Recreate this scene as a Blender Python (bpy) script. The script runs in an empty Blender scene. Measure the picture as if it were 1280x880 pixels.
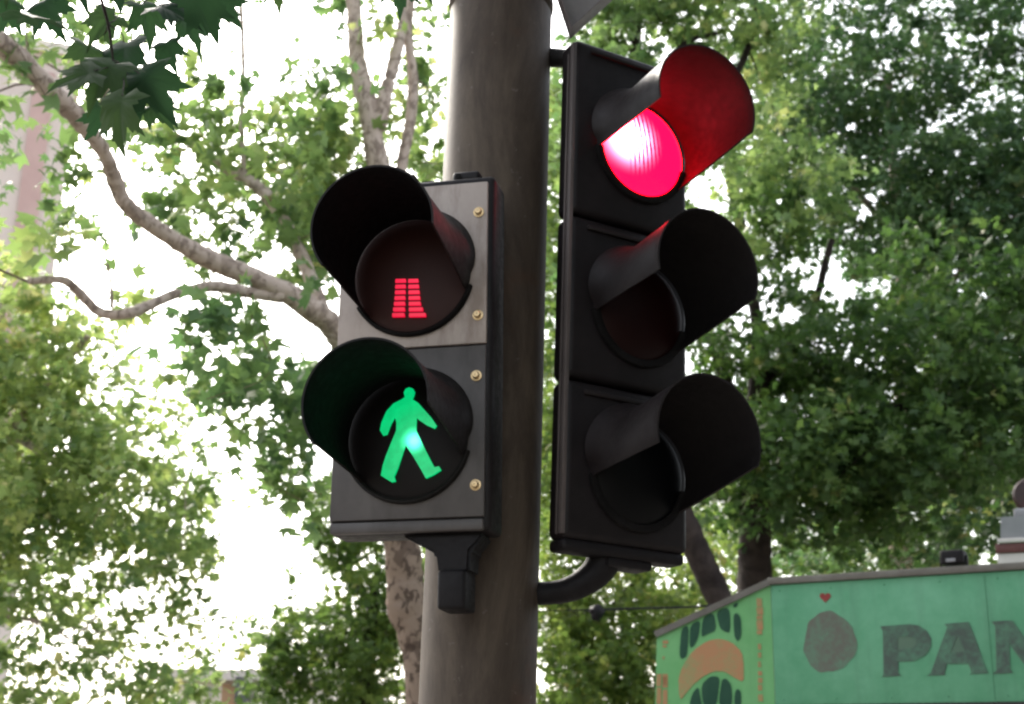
import bpy, bmesh, math, random
import numpy as np
from mathutils import Vector, Matrix
from mathutils.geometry import tessellate_polygon

R = math.radians
rng = np.random.default_rng(7)
random.seed(7)
scene = bpy.context.scene
col = scene.collection

# ------------------------------------------------------------------ camera
FPX = 1750.0                    # focal length in pixels of the 1280 px wide photograph
PITCH, ROLL = R(17), R(0.8)
CAM = np.array([0.0, 0.0, 1.6])
F_ = np.array([0, math.cos(PITCH), math.sin(PITCH)])
U0 = np.array([0, -math.sin(PITCH), math.cos(PITCH)])
R0 = np.array([1.0, 0, 0])
RX = math.cos(ROLL) * R0 + math.sin(ROLL) * U0
UP = math.cos(ROLL) * U0 - math.sin(ROLL) * R0


def at(px, py, Y):
    """world point seen at photo pixel (px, py) at the distance Y in front of the camera"""
    d = F_ + RX * (px - 640) / FPX + UP * (440 - py) / FPX
    return CAM + d * Y / d[1]


def at_z(px, py, z):
    d = F_ + RX * (px - 640) / FPX + UP * (440 - py) / FPX
    return CAM + d * (z - CAM[2]) / d[2]


cam = bpy.data.cameras.new('camera')
cam.sensor_width = 36
cam.lens = 36 * FPX / 1280
cam.clip_end = 2000
cam.clip_start = 0.05
cam.dof.use_dof = True
cam.dof.focus_distance = 2.45
cam.dof.aperture_fstop = 8.0
cam_o = bpy.data.objects.new('camera', cam)
col.objects.link(cam_o)
m = Matrix.Identity(4)
for i in range(3):
    m[i][0], m[i][1], m[i][2], m[i][3] = RX[i], UP[i], -F_[i], CAM[i]
cam_o.matrix_world = m
scene.camera = cam_o

# ------------------------------------------------------------------ light
SUN_EL, SUN_AZ = R(36), R(-28)        # azimuth from +Y towards +X; the sun stands left and ahead, behind thin cloud
world = bpy.data.worlds.new('World')
scene.world = world
world.use_nodes = True
nt = world.node_tree
nt.nodes.clear()
sky = nt.nodes.new('ShaderNodeTexSky')
sky.sky_type = 'NISHITA'
sky.sun_disc = False
sky.sun_elevation = SUN_EL
sky.sun_rotation = SUN_AZ
sky.air_density = 1.3
sky.dust_density = 4.0
sky.ozone_density = 1.0
hs = nt.nodes.new('ShaderNodeHueSaturation')   # thin high cloud takes most of the blue out of the sky
hs.inputs['Saturation'].default_value = 0.35
bgn = nt.nodes.new('ShaderNodeBackground')
bgn.inputs['Strength'].default_value = 0.15
wo = nt.nodes.new('ShaderNodeOutputWorld')
nt.links.new(sky.outputs[0], hs.inputs['Color'])
nt.links.new(hs.outputs[0], bgn.inputs['Color'])
nt.links.new(bgn.outputs[0], wo.inputs['Surface'])

sun = bpy.data.lights.new('sun', 'SUN')
sun.energy = 1.4
sun.angle = R(14)
sun.color = (1.0, 0.93, 0.82)
sun_o = bpy.data.objects.new('sun', sun)
col.objects.link(sun_o)
sd = Vector((math.sin(SUN_AZ) * math.cos(SUN_EL), math.cos(SUN_AZ) * math.cos(SUN_EL), math.sin(SUN_EL)))
sun_o.rotation_euler = sd.to_track_quat('Z', 'Y').to_euler()
sun_o.location = (-20, 20, 40)

vs = scene.view_settings
vs.view_transform = 'Standard'
vs.look = 'None'
vs.gamma = 1
vs.use_curve_mapping = False
vs.exposure = 1.9

cy = scene.cycles
cy.max_bounces = 6
cy.diffuse_bounces = 3
cy.glossy_bounces = 3
cy.transmission_bounces = 3
cy.sample_clamp_indirect = 6
try:
    cy.use_denoising = True
    cy.pixel_filter_type = 'BLACKMAN_HARRIS'
    cy.filter_width = 2.3
except Exception:
    pass


# ------------------------------------------------------------------ materials
class NT:
    def __init__(s, name):
        s.m = bpy.data.materials.new(name)
        s.m.use_nodes = True
        s.t = s.m.node_tree
        s.t.nodes.clear()
        s.out = s.t.nodes.new('ShaderNodeOutputMaterial')

    def n(s, typ, **kw):
        nd = s.t.nodes.new('ShaderNode' + typ)
        for k, v in kw.items():
            if hasattr(nd, k):
                setattr(nd, k, v)
            else:
                nd.inputs[k.replace('_', ' ')].default_value = v
        return nd

    def l(s, a, b):
        s.t.links.new(a, b)

    def ramp(s, fac, stops, interp='LINEAR'):
        r = s.n('ValToRGB')
        r.color_ramp.interpolation = interp
        e = r.color_ramp.elements
        while len(e) < len(stops):
            e.new(0.5)
        for el, (p, c) in zip(e, stops):
            el.position = p
            el.color = (*c, 1) if len(c) == 3 else c
        s.l(fac, r.inputs[0])
        return r.outputs[0]

    def noise(s, scale, detail=4, rough=0.6, vec=None, dist=0.0):
        t = s.n('TexNoise')
        t.inputs['Scale'].default_value = scale
        t.inputs['Detail'].default_value = detail
        t.inputs['Roughness'].default_value = rough
        t.inputs['Distortion'].default_value = dist
        if vec is not None:
            s.l(vec, t.inputs['Vector'])
        return t.outputs['Fac']

    def coord(s, which='Object', scale=None):
        c = s.n('TexCoord').outputs[which]
        if scale is not None:
            mp = s.n('Mapping')
            mp.inputs['Scale'].default_value = scale
            s.l(c, mp.inputs['Vector'])
            return mp.outputs[0]
        return c

    def mix(s, fac, a, b, mode='MIX'):
        x = s.n('Mix', data_type='RGBA', blend_type=mode)
        for inp, v in ((x.inputs[0], fac), (x.inputs[6], a), (x.inputs[7], b)):
            if isinstance(v, (int, float)):
                inp.default_value = v
            elif isinstance(v, tuple):
                inp.default_value = (*v, 1)
            else:
                s.l(v, inp)
        return x.outputs[2]

    def math(s, op, a, b=None):
        x = s.n('Math', operation=op)
        for inp, v in ((x.inputs[0], a), (x.inputs[1], b)):
            if v is None:
                continue
            if isinstance(v, (int, float)):
                inp.default_value = v
            else:
                s.l(v, inp)
        return x.outputs[0]

    def principled(s, color, rough=0.5, spec=0.5, metal=0.0, bump=None, bstr=0.2, bdist=0.002):
        p = s.n('BsdfPrincipled')
        if isinstance(color, tuple):
            p.inputs['Base Color'].default_value = (*color, 1)
        else:
            s.l(color, p.inputs['Base Color'])
        if isinstance(rough, (int, float)):
            p.inputs['Roughness'].default_value = rough
        else:
            s.l(rough, p.inputs['Roughness'])
        p.inputs['Specular IOR Level'].default_value = spec
        p.inputs['Metallic'].default_value = metal
        if bump is not None:
            b = s.n('Bump')
            b.inputs['Strength'].default_value = bstr
            b.inputs['Distance'].default_value = bdist
            s.l(bump, b.inputs['Height'])
            s.l(b.outputs[0], p.inputs['Normal'])
        s.l(p.outputs[0], s.out.inputs['Surface'])
        return p


def worn(name, c1, c2, scale=30, rough=0.5, spec=0.4, metal=0.0, stretch=(1, 1, 1), bstr=0.15, lo=0.35, hi=0.7):
    k = NT(name)
    v = k.coord('Object', stretch)
    f = k.noise(scale, 6, 0.65, v)
    g = k.noise(scale * 9, 3, 0.6, v)
    c = k.ramp(f, [(lo, c1), (hi, c2)])
    rr = k.ramp(g, [(0.3, (rough - .08,) * 3), (0.7, (rough + .1,) * 3)])
    k.principled(c, rr, spec, metal, bump=g, bstr=bstr, bdist=0.001)
    return k.m


M = {}
M['black'] = worn('black_plastic', (0.0055, 0.0042, 0.0048), (0.013, 0.010, 0.011), 9, 0.5, 0.22)
M['black_matt'] = worn('matt_black_plastic', (0.006, 0.005, 0.006), (0.011, 0.0095, 0.0105), 12, 0.6, 0.2)
M['visor'] = worn('visor_plastic', (0.0094, 0.0068, 0.0071), (0.0187, 0.0137, 0.0140), 8, 0.5, 0.25)
M['visor_inner'] = worn('visor_inside', (0.0055, 0.0045, 0.0048), (0.0095, 0.008, 0.008), 8, 0.6, 0.15)
M['ped_visor'] = worn('ped_visor_inside', (0.0028, 0.0025, 0.0035), (0.005, 0.0045, 0.005), 8, 0.65, 0.12)  # inner faces of the pedestrian visors, darker than the outer ones
M['ped_outer'] = worn('ped_visor_outside', (0.007, 0.0055, 0.006), (0.014, 0.011, 0.0105), 8, 0.55, 0.2)  # outer faces of the pedestrian visors, a lighter tone
M['iron'] = worn('dark_iron', (0.006, 0.0055, 0.006), (0.016, 0.014, 0.014), 25, 0.6, 0.3)
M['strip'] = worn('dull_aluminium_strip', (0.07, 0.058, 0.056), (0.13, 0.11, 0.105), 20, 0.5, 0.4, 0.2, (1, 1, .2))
M['sign_back'] = worn('grey_sign_back', (0.15, 0.14, 0.14), (0.20, 0.19, 0.185), 14, 0.6, 0.3, 0.1)
M['rubber'] = worn('dark_gasket', (0.005, 0.0045, 0.0045), (0.011, 0.010, 0.010), 16, 0.75, 0.1)

# brass screw
k = NT('brass')
k.principled((0.55, 0.40, 0.22), 0.35, 0.5, 0.85)
M['brass'] = k.m

# pole: old grey-brown paint, streaks and rusty stains
k = NT('pole_paint')
v = k.coord('Object', (1, 1, 0.28))
f1 = k.noise(9, 7, 0.75, v, 0.4)
v2 = k.coord('Object')
f2 = k.noise(5, 5, 0.6, v2)
f3 = k.noise(60, 4, 0.6, v2)
c = k.ramp(f1, [(0.32, (0.034, 0.0245, 0.018)), (0.5, (0.066, 0.050, 0.038)), (0.66, (0.104, 0.081, 0.060))])
rst = k.ramp(f2, [(0.56, (0, 0, 0)), (0.72, (1, 1, 1))])
c = k.mix(k.math('MULTIPLY', rst, 0.55), c, (0.085, 0.043, 0.024))
chip = k.ramp(f3, [(0.66, (0, 0, 0)), (0.72, (1, 1, 1))])
c = k.mix(k.math('MULTIPLY', chip, 0.4), c, (0.16, 0.14, 0.13))
k.principled(c, 0.7, 0.2, 0.0, bump=f3, bstr=0.25, bdist=0.001)
M['pole'] = k.m


# signal door plates: light grey, weathered; streaks under the screws
def plate_mat(name, c1, c2, dirt, amount):
    k = NT(name)
    v = k.coord('Object', (1, 1, 0.7))
    f = k.noise(11, 6, 0.65, v)
    g = k.noise(120, 3, 0.6, k.coord('Object'))
    c = k.ramp(f, [(0.35, c1), (0.65, c2)])
    st = k.noise(14, 6, 0.7, k.coord('Object', (1, 1, 0.30)))
    st = k.ramp(st, [(0.50, (0, 0, 0)), (0.68, (1, 1, 1))])
    c = k.mix(k.math('MULTIPLY', st, amount), c, dirt)
    k.principled(c, 0.5, 0.4, 0.0, bump=g, bstr=0.12, bdist=0.0006)
    return k.m


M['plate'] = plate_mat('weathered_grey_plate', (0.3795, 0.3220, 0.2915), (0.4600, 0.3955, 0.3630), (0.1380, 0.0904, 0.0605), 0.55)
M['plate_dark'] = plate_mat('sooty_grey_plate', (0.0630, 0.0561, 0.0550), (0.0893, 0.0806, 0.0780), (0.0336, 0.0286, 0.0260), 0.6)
M['rim_grey'] = worn('dusty_ring', (0.008, 0.0075, 0.0072), (0.016, 0.0145, 0.014), 14, 0.7, 0.12)


def emit_mat(name, base, hot, pos, rad, s_base, s_hot, pattern=0.0, power=2.0):
    """a lit signal lens: coloured all over, a hot spot where the lamp sits behind it"""
    k = NT(name)
    oc = k.coord('Object')
    d = k.n('VectorMath', operation='DISTANCE')
    k.l(oc, d.inputs[0])
    d.inputs[1].default_value = pos
    q = k.math('DIVIDE', d.outputs['Value'], rad)
    q = k.math('SUBTRACT', 1.0, q)
    q = k.math('MAXIMUM', q, 0.0)
    q = k.math('POWER', q, power)
    stren = k.math('ADD', k.math('MULTIPLY', q, s_hot), s_base)
    colr = k.mix(k.math('MINIMUM', k.math('MULTIPLY', q, 1.4), 1.0), base, hot)
    if pattern:
        # moulded upright ribs of the lens, seen as broken dark strokes across the lamp's glare
        sx = k.n('SeparateXYZ')
        k.l(oc, sx.inputs[0])
        wv = k.math('SINE', k.math('MULTIPLY', k.math('ADD', sx.outputs[0], k.math('MULTIPLY', sx.outputs[2], 0.12)), 2 * math.pi / 0.0098))
        mp = k.n('Mapping')
        mp.inputs['Scale'].default_value = (90, 40, 55)
        k.l(oc, mp.inputs['Vector'])
        nz = k.noise(1.0, 4, 0.7, mp.outputs[0])
        ln = k.math('ADD', k.math('MULTIPLY', wv, 0.30), nz)
        ln = k.ramp(ln, [(0.56, (0, 0, 0)), (0.66, (1, 1, 1))])
        rg = k.ramp(k.math('ADD', k.math('MULTIPLY', sx.outputs[0], 12.0), 0.62), [(0.15, (0, 0, 0)), (0.42, (1, 1, 1))])
        mk = k.math('SUBTRACT', 1.0, k.math('MULTIPLY', k.math('MULTIPLY', ln, rg), pattern))
        q2 = k.math('MULTIPLY', q, mk)
        stren = k.math('ADD', k.math('MULTIPLY', q2, s_hot), s_base)
        colr = k.mix(k.math('MINIMUM', k.math('MULTIPLY', q2, 1.4), 1.0), base, hot)
    elif power != 2.0:
        nz = k.noise(45, 4, 0.7, oc)
        stren = k.math('MULTIPLY', stren, k.math('ADD', k.math('MULTIPLY', nz, 0.9), 0.55))
    e = k.n('Emission')
    k.l(colr, e.inputs['Color'])
    k.l(stren, e.inputs['Strength'])
    gl = k.n('BsdfGlossy')
    gl.inputs['Roughness'].default_value = 0.25
    gl.inputs['Color'].default_value = (0.03, 0.03, 0.03, 1)
    ad = k.n('AddShader')
    k.l(e.outputs[0], ad.inputs[0])
    k.l(gl.outputs[0], ad.inputs[1])
    k.l(ad.outputs[0], k.out.inputs['Surface'])
    return k.m


M['red_lit'] = emit_mat('lit_red_lens', (1.0, 0.0004, 0.0085), (1.0, 0.075, 0.115), (-0.034, -0.012, 0.016), 0.078, 4.4, 34.0, 0.997, 1.7)
M['green_lit'] = emit_mat('lit_green_figure', (0.0, 0.55, 0.165), (0.10, 1.0, 0.55), (0.016, -0.003, -0.008), 0.028, 0.30, 0.9, 0.0, 1.5)
M['red_bar'] = emit_mat('lit_red_bar', (1.0, 0.006, 0.05), (1.0, 0.01, 0.06), (0, 0, 0), 0.2, 0.20, 0.12)
k = NT('unlit_amber_lens')
k.principled((0.010, 0.0015, 0.0015), 0.4, 0.15)
M['amber_off'] = k.m
k = NT('unlit_green_lens')
k.principled((0.0015, 0.0018, 0.0025), 0.4, 0.15)
M['green_off'] = k.m
k = NT('dark_lens_mask')
k.principled((0.005, 0.003, 0.003), 0.5, 0.2)
M['lens_mask'] = k.m
k = NT('hazed_red_lens_cover')
k.principled((0.030, 0.006, 0.004), 0.55, 0.3)  # red cover; a hazy red-brown reflection is put into its base colour
M['lens_red_cover'] = k.m


# leaves: thin blades that let part of the light through
def leaf_mat(name, stops, trans=0.4, gloss=0.35):
    k = NT(name)
    a = k.n('Attribute')
    a.attribute_name = 'tone'
    c = k.ramp(a.outputs['Fac'], stops)
    p = k.n('BsdfPrincipled')
    k.l(c, p.inputs['Base Color'])
    p.inputs['Roughness'].default_value = 0.5
    p.inputs['Specular IOR Level'].default_value = gloss
    t = k.n('BsdfTranslucent')
    tc = k.mix(0.5, c, (0.50, 0.62, 0.24), 'MULTIPLY')
    tc2 = k.mix(1.0, tc, (2.1, 2.1, 2.1), 'MULTIPLY')
    k.l(tc2, t.inputs['Color'])
    x = k.n('MixShader')
    x.inputs[0].default_value = trans
    k.l(p.outputs[0], x.inputs[1])
    k.l(t.outputs[0], x.inputs[2])
    k.l(x.outputs[0], k.out.inputs['Surface'])
    return k.m


M['leaf_plane'] = leaf_mat('plane_leaf', [(0.0, (0.0775, 0.1394, 0.0580)), (0.5, (0.1705, 0.2439, 0.0901)), (0.85, (0.2713, 0.3310, 0.1208)), (1.0, (0.3876, 0.3832, 0.1771))], 0.45)
M['leaf_olive'] = leaf_mat('olive_leaf', [(0.0, (0.1272, 0.1987, 0.0806)), (0.5, (0.2460, 0.3162, 0.1221)), (0.9, (0.3903, 0.4247, 0.1614)), (1.0, (0.5091, 0.4699, 0.2331))], 0.5)
M['leaf_dark'] = leaf_mat('dark_leaf', [(0.0, (0.0378, 0.0780, 0.0250)), (0.5, (0.0743, 0.1350, 0.0375)), (0.85, (0.1350, 0.2025, 0.0550)), (1.0, (0.2025, 0.2100, 0.0750))], 0.4)
M['leaf_cool'] = leaf_mat('cool_leaf', [(0.0, (0.0390, 0.0812, 0.0416)), (0.5, (0.0780, 0.1421, 0.0598)), (0.9, (0.1365, 0.2102, 0.0780)), (1.0, (0.2080, 0.2320, 0.1040))], 0.4)
M['leaf_fresh'] = leaf_mat('fresh_leaf', [(0.0, (0.0726, 0.1242, 0.0360)), (0.5, (0.1452, 0.2070, 0.0540)), (0.9, (0.2640, 0.3036, 0.0840)), (1.0, (0.3960, 0.3588, 0.1440))], 0.5)
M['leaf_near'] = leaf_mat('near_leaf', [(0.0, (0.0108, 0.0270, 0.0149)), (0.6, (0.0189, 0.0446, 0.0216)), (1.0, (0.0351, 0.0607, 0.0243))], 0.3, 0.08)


def bark(name, c1, c2, c3, scale=5):
    k = NT(name)
    v = k.coord('Object')
    f = k.noise(scale, 5, 0.65, v, 0.6)
    g = k.noise(scale * 7, 5, 0.65, v)
    c = k.ramp(f, [(0.36, c1), (0.5, c2), (0.62, c3)])
    k.principled(c, 0.8, 0.2, 0.0, bump=g, bstr=0.5, bdist=0.02)
    return k.m


def flaking_bark(name, old, mid, fresh, scale):
    k = NT(name)
    oc = k.coord('Object', (1, 1, 0.6))
    f = k.noise(scale, 4, 0.6, oc, 0.8)
    f2 = k.noise(scale * 2.3, 5, 0.65, oc, 0.5)
    g = k.noise(scale * 12, 4, 0.65, oc)
    c = k.ramp(f, [(0.44, mid), (0.47, fresh)])
    o = k.ramp(f2, [(0.54, (0, 0, 0)), (0.57, (1, 1, 1))])
    c = k.mix(k.math('MULTIPLY', o, 0.85), c, old)
    c = k.mix(k.math('MULTIPLY', g, 0.35), c, mid)
    h = k.math('ADD', k.math('MULTIPLY', o, 0.6), k.math('MULTIPLY', g, 0.4))
    k.principled(c, 0.85, 0.15, 0.0, bump=h, bstr=0.6, bdist=0.012)
    return k.m


M['bark_pale'] = flaking_bark('pale_plane_bark', (0.19, 0.145, 0.118), (0.34, 0.27, 0.225), (0.50, 0.41, 0.35), 8)
M['bark_mottled'] = flaking_bark('mottled_plane_bark', (0.050, 0.034, 0.026), (0.115, 0.082, 0.062), (0.25, 0.185, 0.14), 7)
M['bark_dark'] = bark('dark_bark', (0.014, 0.009, 0.008), (0.026, 0.018, 0.016), (0.042, 0.030, 0.026), 4)

M['green_paint'] = worn('faded_green_paint', (0.0576, 0.1984, 0.1024), (0.0922, 0.2560, 0.1472), 2.2, 0.55, 0.3, 0, (1, 1, 1), 0.05, 0.3, 0.72)
M['green_paint_light'] = worn('light_green_paint', (0.1020, 0.2940, 0.1080), (0.1380, 0.3420, 0.1440), 2.5, 0.55, 0.3, 0, (1, 1, 1), 0.05, 0.3, 0.7)
M['letter_grey'] = worn('faded_grey_lettering', (0.0660, 0.0887, 0.0725), (0.0846, 0.1249, 0.0952), 6, 0.6, 0.2, 0, (1, 1, 1), 0.02)
M['letter_edge'] = worn('faded_lettering_edge', (0.0806, 0.1426, 0.0992), (0.1054, 0.1674, 0.1178), 6, 0.6, 0.2, 0, (1, 1, 1), 0.02)
M['faded_brown'] = worn('faded_brown_patch', (0.0963, 0.1034, 0.0713), (0.1640, 0.1355, 0.1141), 9, 0.6, 0.2, 0, (1, 1, 1), 0.02, 0.35, 0.62)
M['mark_orange'] = worn('faded_orange_paint', (0.2455, 0.1488, 0.0744), (0.3422, 0.1786, 0.0967), 12, 0.6, 0.2, 0, (1, 1, .3), 0.02)
M['mark_dark_green'] = worn('dark_green_paint', (0.0156, 0.0606, 0.0370), (0.0285, 0.0856, 0.0499), 8, 0.6, 0.2, 0, (1, 1, 1), 0.02)
M['mark_red'] = worn('faded_red_paint', (0.2046, 0.0341, 0.0310), (0.2604, 0.0558, 0.0496), 20, 0.6, 0.2, 0, (1, 1, 1), 0.02)
M['trim'] = worn('weathered_trim', (0.1054, 0.0961, 0.0806), (0.1612, 0.1519, 0.1333), 8, 0.6, 0.3)


def sheet_paint(name, c1, c2, grime):
    k = NT(name)
    oc = k.coord('Object')
    f = k.noise(2.6, 6, 0.7, oc)
    g = k.noise(70, 4, 0.7, oc)
    c = k.ramp(f, [(0.32, c1), (0.70, c2)])
    run = k.noise(7, 5, 0.7, k.coord('Object', (1, 1, 0.10)))
    run = k.ramp(run, [(0.50, (0, 0, 0)), (0.74, (1, 1, 1))])
    c = k.mix(k.math('MULTIPLY', run, 0.38), c, grime)
    sp = k.ramp(g, [(0.62, (0, 0, 0)), (0.70, (1, 1, 1))])
    c = k.mix(k.math('MULTIPLY', sp, 0.25), c, grime)
    k.principled(c, 0.55, 0.3, 0.0, bump=f, bstr=0.25, bdist=0.02)
    return k.m


M['green_paint'] = sheet_paint('faded_green_paint', (0.066, 0.255, 0.128), (0.132, 0.350, 0.210), (0.06, 0.155, 0.09))
M['green_paint_light'] = sheet_paint('light_green_paint', (0.112, 0.345, 0.118), (0.178, 0.43, 0.18), (0.085, 0.2, 0.09))


def faded_letter(name, ink, paint, lo, hi):
    """old paint worn through to the green below"""
    k = NT(name)
    oc = k.coord('Object')
    f = k.noise(7, 6, 0.75, oc)
    g = k.noise(45, 4, 0.7, oc)
    w = k.math('ADD', k.math('MULTIPLY', f, 0.7), k.math('MULTIPLY', g, 0.3))
    k.principled(k.ramp(w, [(lo, ink), (hi, paint)]), 0.6, 0.2)
    return k.m


M['letter_grey'] = faded_letter('faded_grey_lettering', (0.066, 0.092, 0.076), (0.100, 0.265, 0.158), 0.44, 0.72)
M['mark_orange'] = faded_letter('faded_orange_paint', (0.40, 0.21, 0.105), (0.15, 0.33, 0.135), 0.46, 0.74)
M['faded_brown'] = faded_letter('faded_brown_patch', (0.120, 0.120, 0.098), (0.105, 0.235, 0.15), 0.44, 0.68)
M['kiosk_wall'] = worn('kiosk_steel', (0.05, 0.12, 0.07), (0.07, 0.15, 0.09), 4, 0.5, 0.4)
M['dark_glass'] = worn('dark_opening', (0.015, 0.015, 0.017), (0.02, 0.02, 0.022), 3, 0.3, 0.4)
M['hood_grey'] = worn('hood_grey_paint', (0.20, 0.20, 0.21), (0.25, 0.25, 0.26), 5, 0.5, 0.4)
M['maroon'] = worn('maroon_paint', (0.10, 0.028, 0.026), (0.14, 0.045, 0.04), 8, 0.5, 0.4)
M['dark_maroon'] = worn('dark_maroon_paint', (0.022, 0.010, 0.010), (0.045, 0.014, 0.014), 6, 0.45, 0.4)
M['off_white'] = worn('off_white_panel', (0.50, 0.46, 0.43), (0.62, 0.57, 0.54), 4, 0.5, 0.3)
M['cream'] = worn('cream_render', (0.62, 0.53, 0.49), (0.70, 0.61, 0.57), 0.6, 0.8, 0.2)
M['pink'] = worn('pink_render', (0.50, 0.34, 0.32), (0.58, 0.41, 0.385), 0.6, 0.8, 0.2)
M['white_wall'] = worn('white_render', (0.72, 0.66, 0.60), (0.80, 0.74, 0.68), 0.6, 0.8, 0.2)
M['tan'] = worn('tan_panel', (0.42, 0.27, 0.17), (0.50, 0.34, 0.22), 1.5, 0.7, 0.2)
M['slate'] = worn('slate_shutter', (0.06, 0.06, 0.075), (0.09, 0.09, 0.105), 2, 0.5, 0.4)
M['pane'] = worn('window_glass', (0.10, 0.115, 0.14), (0.13, 0.15, 0.18), 1, 0.12, 0.6)
M['asphalt'] = worn('asphalt', (0.04, 0.04, 0.042), (0.06, 0.058, 0.056), 1.5, 0.9, 0.2)
M['paving'] = worn('paving', (0.16, 0.145, 0.13), (0.22, 0.20, 0.18), 2.0, 0.85, 0.2)
M['soil'] = worn('dry_soil', (0.14, 0.12, 0.085), (0.2, 0.175, 0.12), 0.5, 0.9, 0.1)
M['paint_white'] = worn('road_paint', (0.6, 0.59, 0.56), (0.75, 0.74, 0.7), 3, 0.7, 0.2)


# ------------------------------------------------------------------ object helpers
def tag(o, label=None, cat=None, group=None, kind=None):
    for kk, vv in (('label', label), ('category', cat), ('group', group), ('kind', kind)):
        if vv:
            o[kk] = vv
    return o


def empty(name, loc=(0, 0, 0), rot=None):
    o = bpy.data.objects.new(name, None)
    o.empty_display_size = 0.1
    col.objects.link(o)
    if rot is not None:
        mm = rot.to_4x4()
        mm.translation = Vector(loc)
        o.matrix_basis = mm
    else:
        o.location = loc
    return o


def obj(name, bm, mat, parent=None, smooth=True, loc=None, angle=35):
    me = bpy.data.meshes.new(name)
    bm.normal_update()
    bm.to_mesh(me)
    bm.free()
    o = bpy.data.objects.new(name, me)
    mats = mat if isinstance(mat, (list, tuple)) else [mat]
    for mm in mats:
        me.materials.append(mm)
    col.objects.link(o)
    if parent is not None:
        o.parent = parent
    if loc is not None:
        o.location = loc
    if smooth:
        me.polygons.foreach_set('use_smooth', [True] * len(me.polygons))
        try:
            me.set_sharp_from_angle(angle=R(angle))
        except Exception:
            pass
    return o


def add_box(bm, x0, x1, y0, y1, z0, z1, bev=0.0, seg=2):
    r = bmesh.ops.create_cube(bm, size=1.0)
    vv = r['verts']
    for q in vv:
        q.co = Vector(((x0 + x1) / 2 + q.co.x * (x1 - x0), (y0 + y1) / 2 + q.co.y * (y1 - y0), (z0 + z1) / 2 + q.co.z * (z1 - z0)))
    if bev:
        es = list({e for q in vv for e in q.link_edges})
        bmesh.ops.bevel(bm, geom=es, offset=bev, segments=seg, affect='EDGES', profile=0.5)
    return bm


def box(*a, **kw):
    return add_box(bmesh.new(), *a, **kw)


def add_lathe(bm, prof, n=32, axis='Y', c=(0, 0, 0), closed_ends=False):
    """revolve (radius, along) pairs about an axis through c"""
    rings = []
    for rad, h in prof:
        ring = []
        for i in range(n):
            a = 2 * math.pi * i / n
            x, y = rad * math.cos(a), rad * math.sin(a)
            p = {'Y': (x, h, y), 'Z': (x, y, h), 'X': (h, x, y)}[axis]
            ring.append(bm.verts.new((p[0] + c[0], p[1] + c[1], p[2] + c[2])))
        rings.append(ring)
    for a, b in zip(rings, rings[1:]):
        for i in range(n):
            j = (i + 1) % n
            bm.faces.new((a[i], a[j], b[j], b[i]))
    if closed_ends:
        bm.faces.new(rings[0])
        bm.faces.new(rings[-1])
    bmesh.ops.recalc_face_normals(bm, faces=bm.faces[:])
    return bm


def spline(pts, sub=6):
    """Catmull-Rom through rows of (x, y, z, r)"""
    P = np.array(pts, float)
    P = np.vstack([2 * P[0] - P[1], P, 2 * P[-1] - P[-2]])
    out = []
    for i in range(1, len(P) - 2):
        a, b, c, d = P[i - 1:i + 3]
        for t in np.linspace(0, 1, sub, endpoint=False):
            out.append(0.5 * (2 * b + (c - a) * t + (2 * a - 5 * b + 4 * c - d) * t * t + (3 * b - a - 3 * c + d) * t ** 3))
    out.append(P[-2])
    return np.array(out)


def add_tube(bm, pts, n=10, sub=6, knobbly=0.0, smooth=True):
    P = spline(pts, sub) if smooth and len(pts) > 2 else np.array(pts, float)
    if knobbly:
        w_ = np.interp(np.arange(len(P)), np.arange(0, len(P) + 3, 3), rng.uniform(-1, 1, len(np.arange(0, len(P) + 3, 3))))
        P[:, 3] *= 1 + w_ * knobbly * 0.8
        P[1:-1, :3] += rng.normal(size=(len(P) - 2, 3)) * (P[1:-1, 3:4] * knobbly * 0.45)
    prev = None
    up = Vector((0.13, 0.27, 0.95))
    for i in range(len(P)):
        t = Vector(P[min(i + 1, len(P) - 1), :3] - P[max(i - 1, 0), :3]).normalized()
        x = t.cross(up)
        if x.length < 0.1:
            x = t.cross(Vector((1, 0, 0)))
        x.normalize()
        y = t.cross(x)
        ring = []
        for kx in range(n):
            a = 2 * math.pi * kx / n
            rr = P[i, 3] * (1 + knobbly * (random.random() - 0.5))
            ring.append(bm.verts.new(Vector(P[i, :3]) + x * (rr * math.cos(a)) + y * (rr * math.sin(a))))
        if prev:
            for kx in range(n):
                j = (kx + 1) % n
                bm.faces.new((prev[kx], prev[j], ring[j], ring[kx]))
        else:
            bm.faces.new(ring[::-1])
        prev = ring
    bm.faces.new(prev)
    bmesh.ops.recalc_face_normals(bm, faces=bm.faces[:])
    return bm


def add_poly(bm, pts, y0, y1):
    """extrude a polygon of (x, z) points from y0 to y1"""
    a = [bm.verts.new((p[0], y0, p[1])) for p in pts]
    b = [bm.verts.new((p[0], y1, p[1])) for p in pts]
    n = len(pts)
    fs = [bm.faces.new(a), bm.faces.new(b[::-1])]
    for i in range(n):
        j = (i + 1) % n
        fs.append(bm.faces.new((a[i], b[i], b[j], a[j])))
    bmesh.ops.recalc_face_normals(bm, faces=fs)
    return bm


def pose(yaw, tilt):
    """local x to the viewer's right, y into the thing, z up"""
    c, s = math.cos(yaw), math.sin(yaw)
    X, Yv, Z = Vector((c, s, 0)), Vector((-s, c, 0)), Vector((0, 0, 1))
    ct, st = math.cos(tilt), math.sin(tilt)
    X2, Z2 = ct * X - st * Z, st * X + ct * Z
    return Matrix(((X2.x, Yv.x, Z2.x), (X2.y, Yv.y, Z2.y), (X2.z, Yv.z, Z2.z)))


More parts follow.
